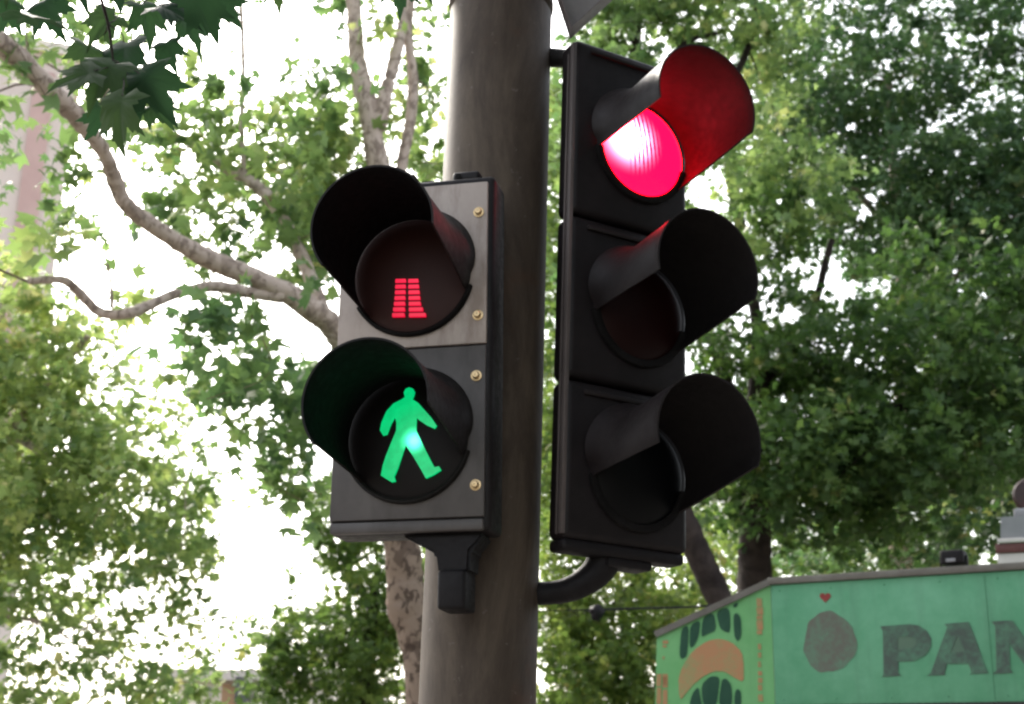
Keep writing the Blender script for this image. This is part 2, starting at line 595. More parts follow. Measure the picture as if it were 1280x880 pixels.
def on_plane(px, py, origin, rot, ylocal):
    """local (x, z) where the sight line of a photo pixel meets the local plane y = ylocal"""
    d = Vector(F_ + RX * (px - 640) / FPX + UP * (440 - py) / FPX)
    inv = rot.inverted()
    o = inv @ (Vector(CAM) - Vector(origin))
    dl = inv @ d
    t = (ylocal - o.y) / dl.y
    p = o + dl * t
    return (p.x, p.z)


# ------------------------------------------------------------------ setting: ground
def sheet(name, x0, x1, y0, y1, z, mat, nx=1):
    bm = bmesh.new()
    vv = [bm.verts.new(p) for p in ((x0, y0, z), (x1, y0, z), (x1, y1, z), (x0, y1, z))]
    bm.faces.new(vv)
    return obj(name, bm, mat, smooth=False)


tag(sheet('ground', -600, 600, -600, 600, -0.15, M['soil']), kind='structure')
tag(sheet('road', -600, 600, -9, 1.2 - 3.4, -0.146, M['asphalt']), kind='structure')
tag(obj('pavement', box(-600, 600, -2.0, 14.0, -0.14, 0.0), M['paving'], smooth=False), kind='structure')
tag(obj('kerb', box(-600, 600, -2.19, -2.003, -0.14, 0.012, bev=0.01), M['trim'], smooth=False), kind='structure')
bm = bmesh.new()
for i in range(-20, 21):
    x = i * 6.0
    vv = [bm.verts.new(p) for p in ((x, -5.6, -0.142), (x + 3, -5.6, -0.142), (x + 3, -5.45, -0.142), (x, -5.45, -0.142))]
    bm.faces.new(vv)
tag(obj('road_markings', bm, M['paint_white'], smooth=False), kind='structure')

# ------------------------------------------------------------------ signal pole
POLE_R = 0.102
POLE_B = Vector((-0.0768, 2.5, 0.0))
pole_rot = pose(0, 0.0146)
pole = empty('signal_pole', POLE_B, pole_rot)
tag(pole, 'thick grey-brown steel pole carrying both traffic signals', 'pole')
bm = bmesh.new()
add_lathe(bm, [(POLE_R, -0.0), (POLE_R, 3.075), (POLE_R - .004, 3.083)], 64, 'Z')
obj('shaft', bm, M['pole'], pole)
bm = bmesh.new()
add_lathe(bm, [(POLE_R - .012, 3.07), (POLE_R + .0035, 3.088), (POLE_R + .0035, 3.10), (POLE_R - .006, 3.112), (POLE_R - .006, 4.6), (0.001, 4.62)], 64, 'Z')
obj('upper_sleeve', bm, M['pole'], pole)
bm = bmesh.new()
add_lathe(bm, [(0.19, 0.0), (0.19, 0.018), (POLE_R + .012, 0.022), (POLE_R + .008, 0.05), (POLE_R + .001, 0.052)], 48, 'Z')
obj('base_flange', bm, M['iron'], pole)

# ------------------------------------------------------------------ pedestrian signal
PW, PH1, PH2 = 0.2664, 0.2998, 0.2957
PU, PD, PRR, PVL, PVR = 0.1321, 0.1593, 0.1123, 0.2331, 0.1016
P_ORG = Vector((-0.1739, 2.3, 2.3066))
p_rot = pose(-0.2253, -0.0078)
ped = empty('pedestrian_signal', P_ORG, p_rot)
tag(ped, 'two-lamp pedestrian signal in grey and black with a lit green walking man', 'traffic signal')


def visor_bm(n, c0, r0, c1, r1, y0, y1, a_left0, a_left1, a_right0, a_right1, th=0.003, lip=0.0015, flare=0.0, lean=0):
    """a cap visor: part of a tube from the lens (y0) to the mouth (y1); angles in degrees below the horizontal on each side"""
    bm = bmesh.new()
    rows = 22
    out, inn = [], []
    for i in range(rows + 1):
        t = i / rows
        y = y0 + (y1 - y0) * t
        cx = c0[0] + (c1[0] - c0[0]) * t
        cz = c0[1] + (c1[1] - c0[1]) * t
        rr = r0 + (r1 - r0) * t
        fl = flare * max(0.0, 1 - t / 0.4) ** 2
        aL = 180 + a_left0 + (a_left1 - a_left0) * t
        aR = -(a_right0 + (a_right1 - a_right0) * t)
        if i == rows:
            rr += lip
        ro, ri = [], []
        for j in range(n + 1):
            a = R(aR + (aL - aR) * j / n)
            ra = rr + fl * max(0.0, math.sin(a)) ** 0.6 * (0.62 + 0.38 * lean * math.cos(a))      # the hood spreads into the door along its top
            ro.append(bm.verts.new((cx + ra * math.cos(a), y, cz + ra * math.sin(a))))
            ri.append(bm.verts.new((cx + (rr - th) * math.cos(a), y, cz + (rr - th) * math.sin(a))))
        out.append(ro)
        inn.append(ri)
    for i in range(rows):
        for j in range(n):
            bm.faces.new((out[i][j], out[i][j + 1], out[i + 1][j + 1], out[i + 1][j]))
            bm.faces.new((inn[i][j], inn[i + 1][j], inn[i + 1][j + 1], inn[i][j + 1])).material_index = 1
        bm.faces.new((out[i][0], out[i + 1][0], inn[i + 1][0], inn[i][0]))
        bm.faces.new((out[i][n], inn[i][n], inn[i + 1][n], out[i + 1][n]))
    for j in range(n):
        bm.faces.new((out[rows][j], out[rows][j + 1], inn[rows][j + 1], inn[rows][j]))
        bm.faces.new((out[0][j], inn[0][j], inn[0][j + 1], out[0][j + 1]))
    bmesh.ops.recalc_face_normals(bm, faces=bm.faces[:])
    return bm


def dome_bm(rad, bulge, n=48, rings=10):
    bm = bmesh.new()
    am = 0.95
    prof = [(rad * math.sin(i / rings * am) / math.sin(am), -bulge * (math.cos(i / rings * am) - math.cos(am)) / (1 - math.cos(am))) for i in range(1, rings + 1)]
    add_lathe(bm, prof, n, 'Y')
    bm.verts.ensure_lookup_table()
    bm.faces.new(bm.verts[:n])
    bmesh.ops.recalc_face_normals(bm, faces=bm.faces[:])
    return bm


def ring_bm(ro, ri, y0, y1, a0=-168, a1=-8, n=48):
    """the rounded bezel that shows below the visor, from y0 (at the door) to y1 (towards the viewer)"""
    bm = bmesh.new()
    m_ = (ro + ri) / 2
    prof = [(ro, y0 + .004), (ro, y1 * .7 + y0 * .3), (ro - .0015, y1 * .92 + y0 * .08), (m_, y1), (ri + .0015, y1 * .8 + y0 * .2), (ri, y0 + .004)]
    rows = []
    for i in range(n + 1):
        a = R(a0 + (a1 - a0) * i / n)
        rows.append([bm.verts.new((q * math.cos(a), h, q * math.sin(a))) for q, h in prof])
    for p, q in zip(rows, rows[1:]):
        for kx in range(len(prof) - 1):
            bm.faces.new((p[kx], p[kx + 1], q[kx + 1], q[kx]))
    bm.faces.new(rows[0])
    bm.faces.new(rows[-1][::-1])
    bmesh.ops.recalc_face_normals(bm, faces=bm.faces[:])
    return bm


# housing: dark box behind the two doors, its rim shows above and to the right of the doors
bm = bmesh.new()
add_box(bm, -PW / 2 - .003, PW / 2 + .011, 0.004, 0.088, -PH2 - .022, PH1 + .014, bev=0.009, seg=3)
obj('housing', bm, M['black'], ped)
# chin: rounded bottom of the housing, below the lower door
bm = bmesh.new()
add_box(bm, -PW / 2 + .001, PW / 2 - .001, -0.004, 0.012, -PH2 - .022, -PH2 - .003, bev=0.004, seg=2)
obj('chin', bm, M['plate_dark'], ped)
# cable gland and hinge lug on top
bm = bmesh.new()
add_box(bm, 0.062, 0.112, 0.02, 0.07, PH1 + .0145, PH1 + .034, bev=0.006, seg=3)
g_ = obj('hinge_lug', bm, M['black'], ped)
bm = bmesh.new()
add_lathe(bm, [(0.0055, 0.019), (0.0055, 0.0165), (0.001, 0.016)], 14, 'Y', (0.074, 0, PH1 + .024))
obj('pin', bm, M['rim_grey'], g_)
bm = bmesh.new()
add_poly(bm, [(-0.062, PH1 + .0145), (0.052, PH1 + .0145), (0.05, PH1 + .021), (0.03, PH1 + .021), (0.024, PH1 + .025), (0.008, PH1 + .025), (-0.002, PH1 + .023), (-0.012, PH1 + .041), (-0.03, PH1 + .04), (-0.052, PH1 + .026)], 0.03, 0.07)
obj('top_bracket', bm, M['black_matt'], ped)

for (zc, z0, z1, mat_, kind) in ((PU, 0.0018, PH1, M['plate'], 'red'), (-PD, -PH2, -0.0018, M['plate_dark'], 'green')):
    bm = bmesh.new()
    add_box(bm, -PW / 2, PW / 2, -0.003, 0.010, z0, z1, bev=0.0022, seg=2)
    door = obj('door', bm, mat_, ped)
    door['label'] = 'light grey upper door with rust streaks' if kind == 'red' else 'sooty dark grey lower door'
    obj('lens_ring', ring_bm(PRR, 0.1035, 0.0, -0.012, -150, -14), M['rim_grey'] if kind == 'green' else M['rubber'], door, loc=(0, -0.003, zc))
    obj('visor', visor_bm(56, (0, zc), 0.1065, (0, zc + .0044), PVR, -0.0075, -PVL, 44, 38, 20, 3, th=0.0035, flare=0.026, lean=1), [M['ped_outer'], M['ped_visor']], door)
    lens = obj('lens', dome_bm(0.1045, 0.012), M['lens_mask'] if kind == 'green' else M['lens_red_cover'], door, loc=(0, -0.0035, zc))
    zs = (0.0905, 0.2398) if kind == 'red' else None
    px_scr = ((597, 263), (596, 392)) if kind == 'red' else ((594, 468), (593, 605))
    for (sx, sy) in px_scr:
        x, z = on_plane(sx, sy, P_ORG, p_rot, -0.012)
        bm = bmesh.new()
        add_lathe(bm, [(0.0095, -0.0032), (0.0095, -0.0052), (0.0062, -0.0058), (0.0060, -0.0115), (0.0048, -0.0135), (0.001, -0.0138)], 20, 'Y', (x, 0, z))
        obj('screw', bm, M['brass'], door)
    # lit figure, a mask opening on the lens
    org = P_ORG + p_rot @ Vector((0, -0.0175, zc))
    if kind == 'green':
        C2 = [(455, 222), (462, 208), (475, 202), (489, 206), (496, 219), (491, 237), (486, 247), (510, 262), (535, 290), (560, 318), (583, 352), (575, 363), (545, 350), (515, 330), (505, 320),
              (503, 372), (530, 430), (565, 500), (574, 516), (592, 512), (600, 526), (570, 545), (541, 558), (520, 520), (490, 470), (462, 428), (448, 470), (430, 520), (415, 551), (421, 570), (405, 573),
              (365, 548), (372, 510), (385, 470), (405, 420), (425, 372), (426, 340), (420, 318), (405, 345), (389, 387), (374, 391), (361, 370), (368, 338), (387, 295), (415, 265), (447, 249), (459, 240)]
        pts = [on_plane(360 + a / 3.143, 420 + b / 3.143, org, p_rot, 0.0) for a, b in C2]
        bm = bmesh.new()
        add_poly(bm, pts, -0.0025, 0.004)
        bmesh.ops.triangulate(bm, faces=[f for f in bm.faces if len(f.verts) > 4])
        obj('walking_man', bm, M['green_lit'], lens, smooth=False, loc=(0, -0.012, 0))
    else:
        bm = bmesh.new()
        rows = 7
        for i in range(rows):
            t = i / (rows - 1)
            yv = 351 + 42.5 * t
            for side in (0, 1):
                if side == 0:
                    xa, xb = 494.5 - 4 * t * t, 507 - 2 * t
                else:
                    xa, xb = 510.5 + 1.0 * t, 522.5 + 4 * t + (5 if i == rows - 1 else 0) + (2 if i == rows - 2 else 0)
                q = [on_plane(a, b, org, p_rot, 0.0) for a, b in ((xa, yv - 2.1), (xb, yv - 2.4), (xb + .4, yv + 1.9), (xa - .4, yv + 2.2))]
                add_poly(bm, q, -0.0025, 0.004)
        obj('standing_man_legs', bm, M['red_bar'], lens, smooth=False, loc=(0, -0.012, 0))

# bracket: neck under the housing and a clamp on the pole's front
bm = bmesh.new()
add_poly(bm, [(-0.015, -PH2 - .0225), (0.128, -PH2 - .0225), (0.122, -PH2 - .036), (0.106, -PH2 - .052), (0.104, -PH2 - .088), (0.052, -PH2 - .088), (0.047, -PH2 - .056), (0.01, -PH2 - .036)], 0.018, 0.085)
bmesh.ops.bevel(bm, geom=bm.edges[:], offset=0.005, segments=2, affect='EDGES')
obj('lower_neck', bm, M['black_matt'], ped)
bm = bmesh.new()
add_box(bm, 0.052, 0.100, 0.010, 0.085, -PH2 - .148, -PH2 - .083, bev=0.007, seg=3)
obj('pole_clamp', bm, M['black_matt'], ped)

# ------------------------------------------------------------------ vehicle signal
VW, VH1 = 0.2663, 0.534
VZ = (0.3302, 0.0025, -0.3034)
V_ORG = Vector((0.2173, 2.45, 2.4296))
v_rot = pose(0.5177, 0.0265)
VCX, VRL, VVR, VL, VDZ, VDX = 0.0207, 0.0956, 0.1085, 0.1884, 0.0344, 0.0168
veh = empty('vehicle_signal', V_ORG, v_rot)
tag(veh, 'black three-lamp vehicle signal with deep visors and its red lamp lit', 'traffic signal')

seams = (VH1, 0.168, -0.148, -0.437)
lens_mats = (M['red_lit'], M['amber_off'], M['green_off'])
for i in range(3):
    zt, zb, zc = seams[i], seams[i + 1], VZ[i]
    bm = bmesh.new()
    add_box(bm, -VW / 2, VW / 2, 0.0, 0.056, zb + .002, zt - .002, bev=0.014, seg=4)
    sec = obj('lamp_section', bm, M['black'], veh)
    # raised ridge along the top of the section door
    bm = bmesh.new()
    add_box(bm, -VW / 2 + .035, VW / 2 - .02, -0.006, 0.004, zt - .028, zt - .018, bev=0.003, seg=2)
    obj('ridge', bm, M['visor'], sec)
    obj('lens_ring', ring_bm(0.1065, 0.0905, 0.0, -0.010, -172, -12), M['rubber'], sec, loc=(VCX, 0.0, zc))
    obj('lens', dome_bm(0.0965, 0.016), lens_mats[i], sec, loc=(VCX, -0.001, zc))
    obj('visor', visor_bm(56, (VCX, zc), 0.1045, (VCX + VDX, zc + VDZ), VVR, -0.004, -VL, 10, 14, 38, 20, th=0.0032, flare=0.036, lean=-1), [M['visor'], M['visor_inner']], sec)
# deeper back shells, clear of the pole
bm = bmesh.new()
add_box(bm, -0.06, VW / 2 - .012, 0.0545, 0.135, seams[3] + .02, seams[0] - .02, bev=0.03, seg=4)
obj('back_shell', bm, M['black'], veh)
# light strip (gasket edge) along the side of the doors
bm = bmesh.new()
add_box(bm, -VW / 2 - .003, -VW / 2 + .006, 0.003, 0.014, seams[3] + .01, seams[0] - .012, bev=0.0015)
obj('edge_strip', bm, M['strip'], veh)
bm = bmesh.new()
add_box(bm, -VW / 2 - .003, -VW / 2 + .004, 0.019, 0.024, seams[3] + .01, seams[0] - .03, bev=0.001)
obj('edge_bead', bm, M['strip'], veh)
# cap on the bottom
bm = bmesh.new()
add_box(bm, -VW / 2 + .004, VW / 2 - .004, 0.006, 0.056, seams[3] - .018, seams[3] + .004, bev=0.008, seg=3)
obj('bottom_cap', bm, M['black_matt'], veh)
inv = v_rot.inverted()


def v_local(p):
    return inv @ (Vector(p) - V_ORG)


# brackets to the pole
bm = bmesh.new()
a, b = v_local(at(684, 72, 2.5)), v_local(at(722, 74, 2.46))
add_tube(bm, [(*v_local(at(655, 72, 2.5)), .020), (*a, .020), (*b, .016)], 12, 4)
obj('top_bracket', bm, M['iron'], veh)
bm = bmesh.new()
P4 = [(650, 742, 2.5, .021), (690, 741, 2.49, .021), (716, 735, 2.48, .023), (738, 722, 2.48, .027), (752, 706, 2.48, .03), (757, 690, 2.48, .03)]
add_tube(bm, [(*v_local(at(x, y, Y)), r) for x, y, Y, r in P4], 14, 6)
add_box(bm, -0.03, 0.065, 0.015, 0.065, seams[3] - .034, seams[3] - .016, bev=0.006)
obj('bottom_bracket', bm, M['black_matt'], veh)

# ------------------------------------------------------------------ road sign above (its grey back, lowest corner in view)
S_ORG = Vector(at(713, 44, 2.36))
sg = empty('road_sign', S_ORG, pose(0.0, R(13.5)))
tag(sg, 'grey back of a tilted triangular sign above the red lamp', 'road sign')
side = 0.62
tri = [(0, 0), (side * .5, side * .866), (-side * .5, side * .866)]
bm = bmesh.new()
tri_in = [(0, 0.014), (side * .5 - .012, side * .866 - .007), (-side * .5 + .012, side * .866 - .007)]
add_poly(bm, tri_in, 0.010, 0.013)
obj('plate', bm, M['sign_back'], sg, smooth=False)
bm = bmesh.new()
for i in range(3):
    p, q = Vector((tri[i][0], 0, tri[i][1])), Vector((tri[(i + 1) % 3][0], 0, tri[(i + 1) % 3][1]))
    pi, qi = Vector((tri_in[i][0], 0, tri_in[i][1])), Vector((tri_in[(i + 1) % 3][0], 0, tri_in[(i + 1) % 3][1]))
    f0 = [p, q, q + (qi - q) * .25, p + (pi - p) * .25]
    vs0 = [bm.verts.new(v + Vector((0, -0.026, 0))) for v in f0]
    vs1 = [bm.verts.new(v + Vector((0, 0.016, 0))) for v in f0]
    bm.faces.new(vs0)
    bm.faces.new(vs1[::-1])
    for kx in range(4):
        j = (kx + 1) % 4
        bm.faces.new((vs0[kx], vs1[kx], vs1[j], vs0[j]))
bmesh.ops.recalc_face_normals(bm, faces=bm.faces[:])
obj('rim', bm, M['strip'], sg, smooth=False)
bm = bmesh.new()
add_box(bm, -0.16, 0.1, -0.013, 0.0085, 0.36, 0.40, bev=0.003)
add_box(bm, -0.14, -0.10, 0.0, 0.15, 0.362, 0.398, bev=0.003)
obj('bracket', bm, M['iron'], sg)


# ------------------------------------------------------------------ trees
def leaf_outline(fine=False):
    lob = [(-90, .20), (-38, .30), (-14, .47), (4, .27), (20, .30), (42, .60), (62, .33), (74, .40), (90, .70), (106, .40), (118, .33), (138, .60), (160, .30), (176, .27), (194, .47), (218, .30)]
    if not fine:
        lob = [(-90, .18), (-14, .46), (8, .26), (42, .58), (66, .30), (90, .68), (114, .30), (138, .58), (172, .26), (194, .46)]
    if fine:
        base = [(-90, .14), (-58, .36), (-32, .40), (-12, .64), (0, .46), (7, .52), (14, .40), (24, .48), (31, .60), (36, .58), (43, .82), (51, .60), (57, .62), (65, .46), (70, .54), (75, .68), (80, .66), (90, .92),
                (100, .66), (105, .68), (110, .54), (115, .46), (123, .62), (129, .60), (137, .82), (144, .58), (149, .60), (156, .48), (166, .40), (173, .52), (180, .46), (192, .64), (212, .40), (238, .36)]
        lob = base
    return np.array([(r * math.cos(R(a)), r * math.sin(R(a))) for a, r in lob])


def leaf_mesh(name, pos, nrm, ang, size, tone, mat, parent, fine=False):
    """one mesh of many lobed leaves: pos (N,3), nrm (N,3) blade normal, ang in-plane angle, size, tone 0..1"""
    O = leaf_outline(fine)
    if not fine:
        tpl = np.vstack([[0, 0], O])
        rr = np.hypot(tpl[:, 0], tpl[:, 1])
        zt = -0.55 * rr ** 2 + 0.18 * np.abs(tpl[:, 0])
        tris = np.array([(0, 1 + i, 1 + (i + 1) % len(O)) for i in range(len(O))])
    else:
        inner = O * 0.5
        tpl = np.vstack([[0, 0], inner, O])
        n = len(O)
        rr = np.hypot(tpl[:, 0], tpl[:, 1])
        zt = -0.55 * rr ** 2 + 0.30 * np.abs(tpl[:, 0]) + 0.05 * np.sin(tpl[:, 1] * 9 + 1) * (0.4 + rr)
        t = []
        for i in range(n):
            j = (i + 1) % n
            t += [(0, 1 + i, 1 + j), (1 + i, 1 + n + i, 1 + n + j), (1 + i, 1 + n + j, 1 + j)]
        tris = np.array(t)
    N, V, T = len(pos), len(tpl), len(tris)
    nrm = nrm / np.linalg.norm(nrm, axis=1, keepdims=True)
    ref = np.tile(np.array([0.31, 0.52, 0.79]), (N, 1))
    ref[np.abs((nrm * ref).sum(1)) > .9] = (1, 0, 0)
    a = np.cross(nrm, ref)
    a /= np.linalg.norm(a, axis=1, keepdims=True)
    b = np.cross(nrm, a)
    ca, sa = np.cos(ang)[:, None], np.sin(ang)[:, None]
    ax, bx = a * ca + b * sa, -a * sa + b * ca
    S = size[:, None, None]
    curl = rng.uniform(0.4, 1.6, (N, 1))
    co = pos[:, None, :] + S * (ax[:, None, :] * tpl[None, :, 0, None] + bx[:, None, :] * tpl[None, :, 1, None] + nrm[:, None, :] * (zt[None, :] * curl)[:, :, None])
    co = co.reshape(-1, 3)
    idx = (tris[None] + (np.arange(N) * V)[:, None, None]).reshape(-1)
    me = bpy.data.meshes.new(name)
    me.vertices.add(N * V)
    me.vertices.foreach_set('co', co.astype(np.float32).ravel())
    me.loops.add(len(idx))
    me.loops.foreach_set('vertex_index', idx.astype(np.int32))
    me.polygons.add(N * T)
    me.polygons.foreach_set('loop_start', np.arange(0, len(idx), 3, dtype=np.int32))
    me.polygons.foreach_set('loop_total', np.full(N * T, 3, dtype=np.int32))
    me.polygons.foreach_set('use_smooth', np.ones(N * T, dtype=bool))
    at_ = me.attributes.new('tone', 'FLOAT', 'POINT')
    at_.data.foreach_set('value', np.repeat(np.clip(tone, 0, 1), V).astype(np.float32))
    me.update(calc_edges=True)
    me.materials.append(mat)
    o = bpy.data.objects.new(name, me)
    col.objects.link(o)
    if parent is not None:
        o.parent = parent
    return o


COVER = 2.0


def crown_leaves(blobs, leaf, tone0=0.4):
    """blobs: (px, py, rx, ry, Y, dY, coverage[, tone shift]) -> leaf arrays; sprays of leaves on short twigs fill each clump's volume"""
    P, Nn, A, S, T = [], [], [], [], []
    tw = []
    for bl in blobs:
        px, py, rx, ry, Y, dY, cov = bl[:7]
        ts = bl[7] if len(bl) > 7 else 0.0
        c = at(px, py, Y)
        dist = np.linalg.norm(c - CAM)
        ex, ez = rx / FPX * dist, ry / FPX * dist
        area = math.pi * ex * ez
        nl = int(COVER * cov * area / (0.30 * leaf ** 2))
        ns = max(3, nl // 22)
        u = rng.normal(size=(ns, 3))
        u /= np.linalg.norm(u, axis=1, keepdims=True)
        u *= (rng.random(ns) ** (1 / 2.4))[:, None]
        ctr = c + u * np.array([ex, dY, ez])
        for q in ctr:
            k_ = rng.integers(12, 33)
            out = rng.normal(size=3)
            out[2] = -abs(out[2]) * 0.6
            out /= np.linalg.norm(out)
            L = leaf * rng.uniform(2.0, 4.8)
            tpos = rng.random(k_)
            p = q + out * (tpos * L)[:, None] + rng.normal(size=(k_, 3)) * leaf * 0.62
            n = rng.normal(size=(k_, 3)) * 0.75 + np.array([0, -0.15, 0.75])
            P.append(p)
            Nn.append(n)
            A.append(rng.uniform(0, 2 * math.pi, k_))
            S.append(leaf * rng.uniform(0.55, 1.4, k_))
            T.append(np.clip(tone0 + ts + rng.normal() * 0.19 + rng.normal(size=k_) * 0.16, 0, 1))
            tw.append((q, q + out * L))
    return [np.concatenate(x) for x in (P, Nn, A, S, T)], tw


def tree(name, label, group, trunk, limbs, blobs, leaf, leafmat, barkmat, tone=0.4, twigs=0, limb_name='limb', limb_mat=None):
    """trunk: rows (px, py, Y, r) from the top of the trunk down; it is carried on straight to the ground"""
    pts = [(*at(x, y, Y), r) for x, y, Y, r in trunk]
    end = pts[-1]
    d = np.array(end[:3]) - np.array(pts[-2][:3])
    d = d / abs(d[2]) if abs(d[2]) > .05 else np.array([0, 0, -1.0])
    foot = np.array(end[:3]) + d * min(0.5, end[2] * .4)
    pts.append((*foot, end[3] * 1.04))
    gx, gy = foot[0] + d[0] * .15, foot[1] + d[1] * .15
    pts.append((gx, gy, -0.06, end[3] * 1.35))
    base = Vector((gx, gy, 0))
    root = empty(name, base)
    tag(root, label, 'tree', group)
    off = np.array([gx, gy, 0, 0])
    bm = add_tube(bmesh.new(), [tuple(np.array(p) - off) for p in pts], 18, 7, 0.10)
    obj('trunk', bm, barkmat, root, angle=60)
    for lb in limbs:
        q = [tuple(np.array((*at(x, y, Y), r)) - off) for x, y, Y, r in lb]
        obj(limb_name, add_tube(bmesh.new(), q, 12, 7, 0.10), limb_mat or barkmat, root, angle=60)
    arr, tw = crown_leaves(blobs, leaf, tone)
    arr[0] = arr[0] - off[:3]
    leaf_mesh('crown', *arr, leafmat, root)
    if twigs:
        # thin boughs carrying the sprays: from the nearest point of the skeleton to the sprays
        sk = []
        for lb in limbs + [trunk]:
            sk += [np.array(at(x, y, Y)) for x, y, Y, r in lb]
        sk = np.array(sk)
        sel = rng.permutation(len(tw))[:twigs]
        for i in sel:
            a, b = tw[i]
            dd = np.linalg.norm(sk - a, axis=1)
            s = sk[np.argmin(dd + 0.0)]
            if dd.min() > 4.5:
                continue
            mid = (s + a) / 2 + rng.normal(size=3) * 0.12 * dd.min() + np.array([0, 0, 0.08 * dd.min()])
            r0_ = 0.006 + 0.0035 * dd.min()
            obj('twig', add_tube(bmesh.new(), [(*(s - off[:3]), r0_), (*(mid - off[:3]), r0_ * .75), (*(a - off[:3]), r0_ * .5), (*(b - off[:3]), .003)], 5, 4), barkmat, root)
    return root


# plane tree right behind the signals: mottled trunk at the pole's left foot, pale limbs to the upper left
tree('plane_tree', 'plane tree with mottled trunk behind the pole and bare pale limbs reaching left', None,
     [(462, 500, 9.5, .085), (484, 600, 9.5, .105), (503, 690, 9.5, .118), (508, 750, 9.5, .135), (522, 800, 9.5, .118), (530, 880, 9.5, .12)],
     [[(478, 560, 9.5, .10), (440, 450, 9.5, .095), (415, 408, 9.4, .088), (375, 376, 9.2, .082), (325, 350, 9.0, .075), (270, 328, 8.8, .066), (213, 297, 8.6, .058), (160, 258, 8.3, .05), (146, 232, 8.2, .052), (132, 195, 8.0, .05), (108, 160, 7.8, .062), (65, 115, 7.5, .064), (15, 65, 7.2, .066), (-60, 10, 6.8, .06)],
      [(352, 370, 9.1, .05), (318, 367, 9.0, .042), (268, 358, 8.8, .038), (225, 366, 8.7, .036), (190, 380, 8.6, .036), (160, 392, 8.5, .036), (125, 390, 8.5, .032), (98, 365, 8.4, .03), (78, 350, 8.3, .028), (35, 352, 8.2, .02)],
      [(408, 400, 9.4, .05), (385, 340, 9.5, .05), (362, 290, 9.6, .052), (338, 250, 9.7, .054), (310, 225, 9.8, .046), (262, 198, 9.9, .038), (215, 168, 10, .03), (155, 162, 10, .024)],
      [(480, 540, 9.6, .10), (487, 400, 9.8, .10), (484, 260, 10, .095), (470, 195, 10, .085), (459, 130, 10, .085), (447, 80, 10, .072), (443, 20, 10, .066), (436, -70, 10, .06)],
      [(472, 160, 10, .07), (484, 110, 10, .055), (497, 60, 10.1, .05), (508, 10, 10.2, .04), (525, -60, 10.2, .035)],
      [(488, 330, 10.2, .05), (500, 220, 10.2, .046), (513, 150, 10.2, .046), (516, 95, 10.2, .042), (510, 40, 10.2, .04), (516, -40, 10.2, .036)],
      [(305, 215, 9.8, .02), (302, 150, 9.8, .02), (304, 70, 9.8, .018), (300, -10, 9.8, .016)],
      [(140, 385, 8.5, .012), (138, 350, 8.5, .010), (134, 330, 8.4, .008)]],
     [(300, 150, 85, 45, 10, 1.2, 1.3), (395, 130, 55, 55, 10.5, 1, 1.4), (350, 205, 115, 50, 10.5, 1.2, 1.9, .1), (420, 210, 60, 65, 10.8, 1, 2.4, .1), (240, 205, 75, 60, 9.8, 1, .9),
      (335, 275, 95, 45, 10, 1, 1.5), (250, 275, 60, 40, 9.6, 1, .8), (395, 310, 45, 60, 10.2, 1, 1.9), (540, 70, 30, 100, 11, .8, 1.1), (535, 165, 35, 60, 11, .8, 2.2, .1), (430, 110, 40, 40, 10.6, .8, .9),
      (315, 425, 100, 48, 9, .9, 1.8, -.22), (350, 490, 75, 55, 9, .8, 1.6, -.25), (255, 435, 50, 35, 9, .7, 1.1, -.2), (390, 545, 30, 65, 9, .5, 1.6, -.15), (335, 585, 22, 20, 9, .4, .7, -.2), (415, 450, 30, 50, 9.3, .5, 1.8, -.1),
      (110, 320, 60, 45, 8.6, .8, .6), (60, 250, 55, 70, 8.6, .8, .6, .1), (45, 55, 60, 45, 7.6, .8, 1.3, .15), (110, 70, 70, 60, 8.5, .8, .9, .1), (100, 200, 40, 60, 8.5, .8, .4), (190, 100, 70, 60, 9.5, 1, .8),
      (500, 90, 30, 60, 10.6, .8, .6), (-80, 150, 80, 200, 8.5, 1.5, .8), (200, -90, 260, 60, 10, 1.5, .8), (480, -80, 160, 60, 10.5, 1.2, .8)],
     0.135, M['leaf_plane'], M['bark_mottled'], .42, 46, limb_mat=M['bark_pale'])

# olive-green tree at the far left, its trunk beyond the picture's edge
tree('bushy_tree', 'yellowish-green tree filling the lower left, below the bare limbs', None,
     [(-60, 560, 14.5, .12), (-62, 700, 14.5, .15), (-66, 880, 14.5, .17)],
     [[(-60, 640, 14.5, .09), (0, 560, 14.2, .06), (60, 480, 14, .045), (110, 420, 13.8, .03)], [(-62, 740, 14.5, .05), (0, 768, 14.2, .026), (50, 778, 14, .02), (90, 800, 13.9, .012)],
      [(-58, 590, 14.5, .09), (-20, 470, 14.4, .06), (10, 360, 14.3, .04)], [(20, 545, 14.2, .05), (100, 590, 14, .035), (190, 580, 14, .022)]],
     [(45, 440, 70, 80, 14.2, 1.4, 2.4, .15), (55, 560, 90, 110, 14.2, 1.6, 2.3, .12), (150, 520, 90, 70, 14, 1.3, 1.25), (190, 590, 85, 70, 14, 1.3, 1.35, -.05), (120, 650, 120, 90, 14.2, 1.5, 1.6), (40, 690, 80, 90, 14.5, 1.5, 1.8, .05),
      (215, 690, 55, 70, 14, 1, 1.2, -.1), (200, 770, 60, 50, 14, 1, 1.1, -.1), (60, 790, 90, 55, 14.3, 1.3, 1.0, -.05), (150, 840, 110, 45, 14.5, 1.2, .8, -.1), (30, 360, 55, 40, 14, 1, 1.0, .15), (90, 410, 60, 40, 13.8, .9, .7, .1),
      (-100, 480, 110, 160, 14.5, 2, 1.6), (-110, 740, 100, 160, 14.5, 2, 1.6), (40, 870, 60, 40, 14.6, 1, 1.4), (170, 860, 80, 25, 14.4, 1, 1.2, -.1), (225, 845, 25, 22, 14.2, .8, .7, -.1)],
     0.115, M['leaf_olive'], M['bark_pale'], .45, 30)

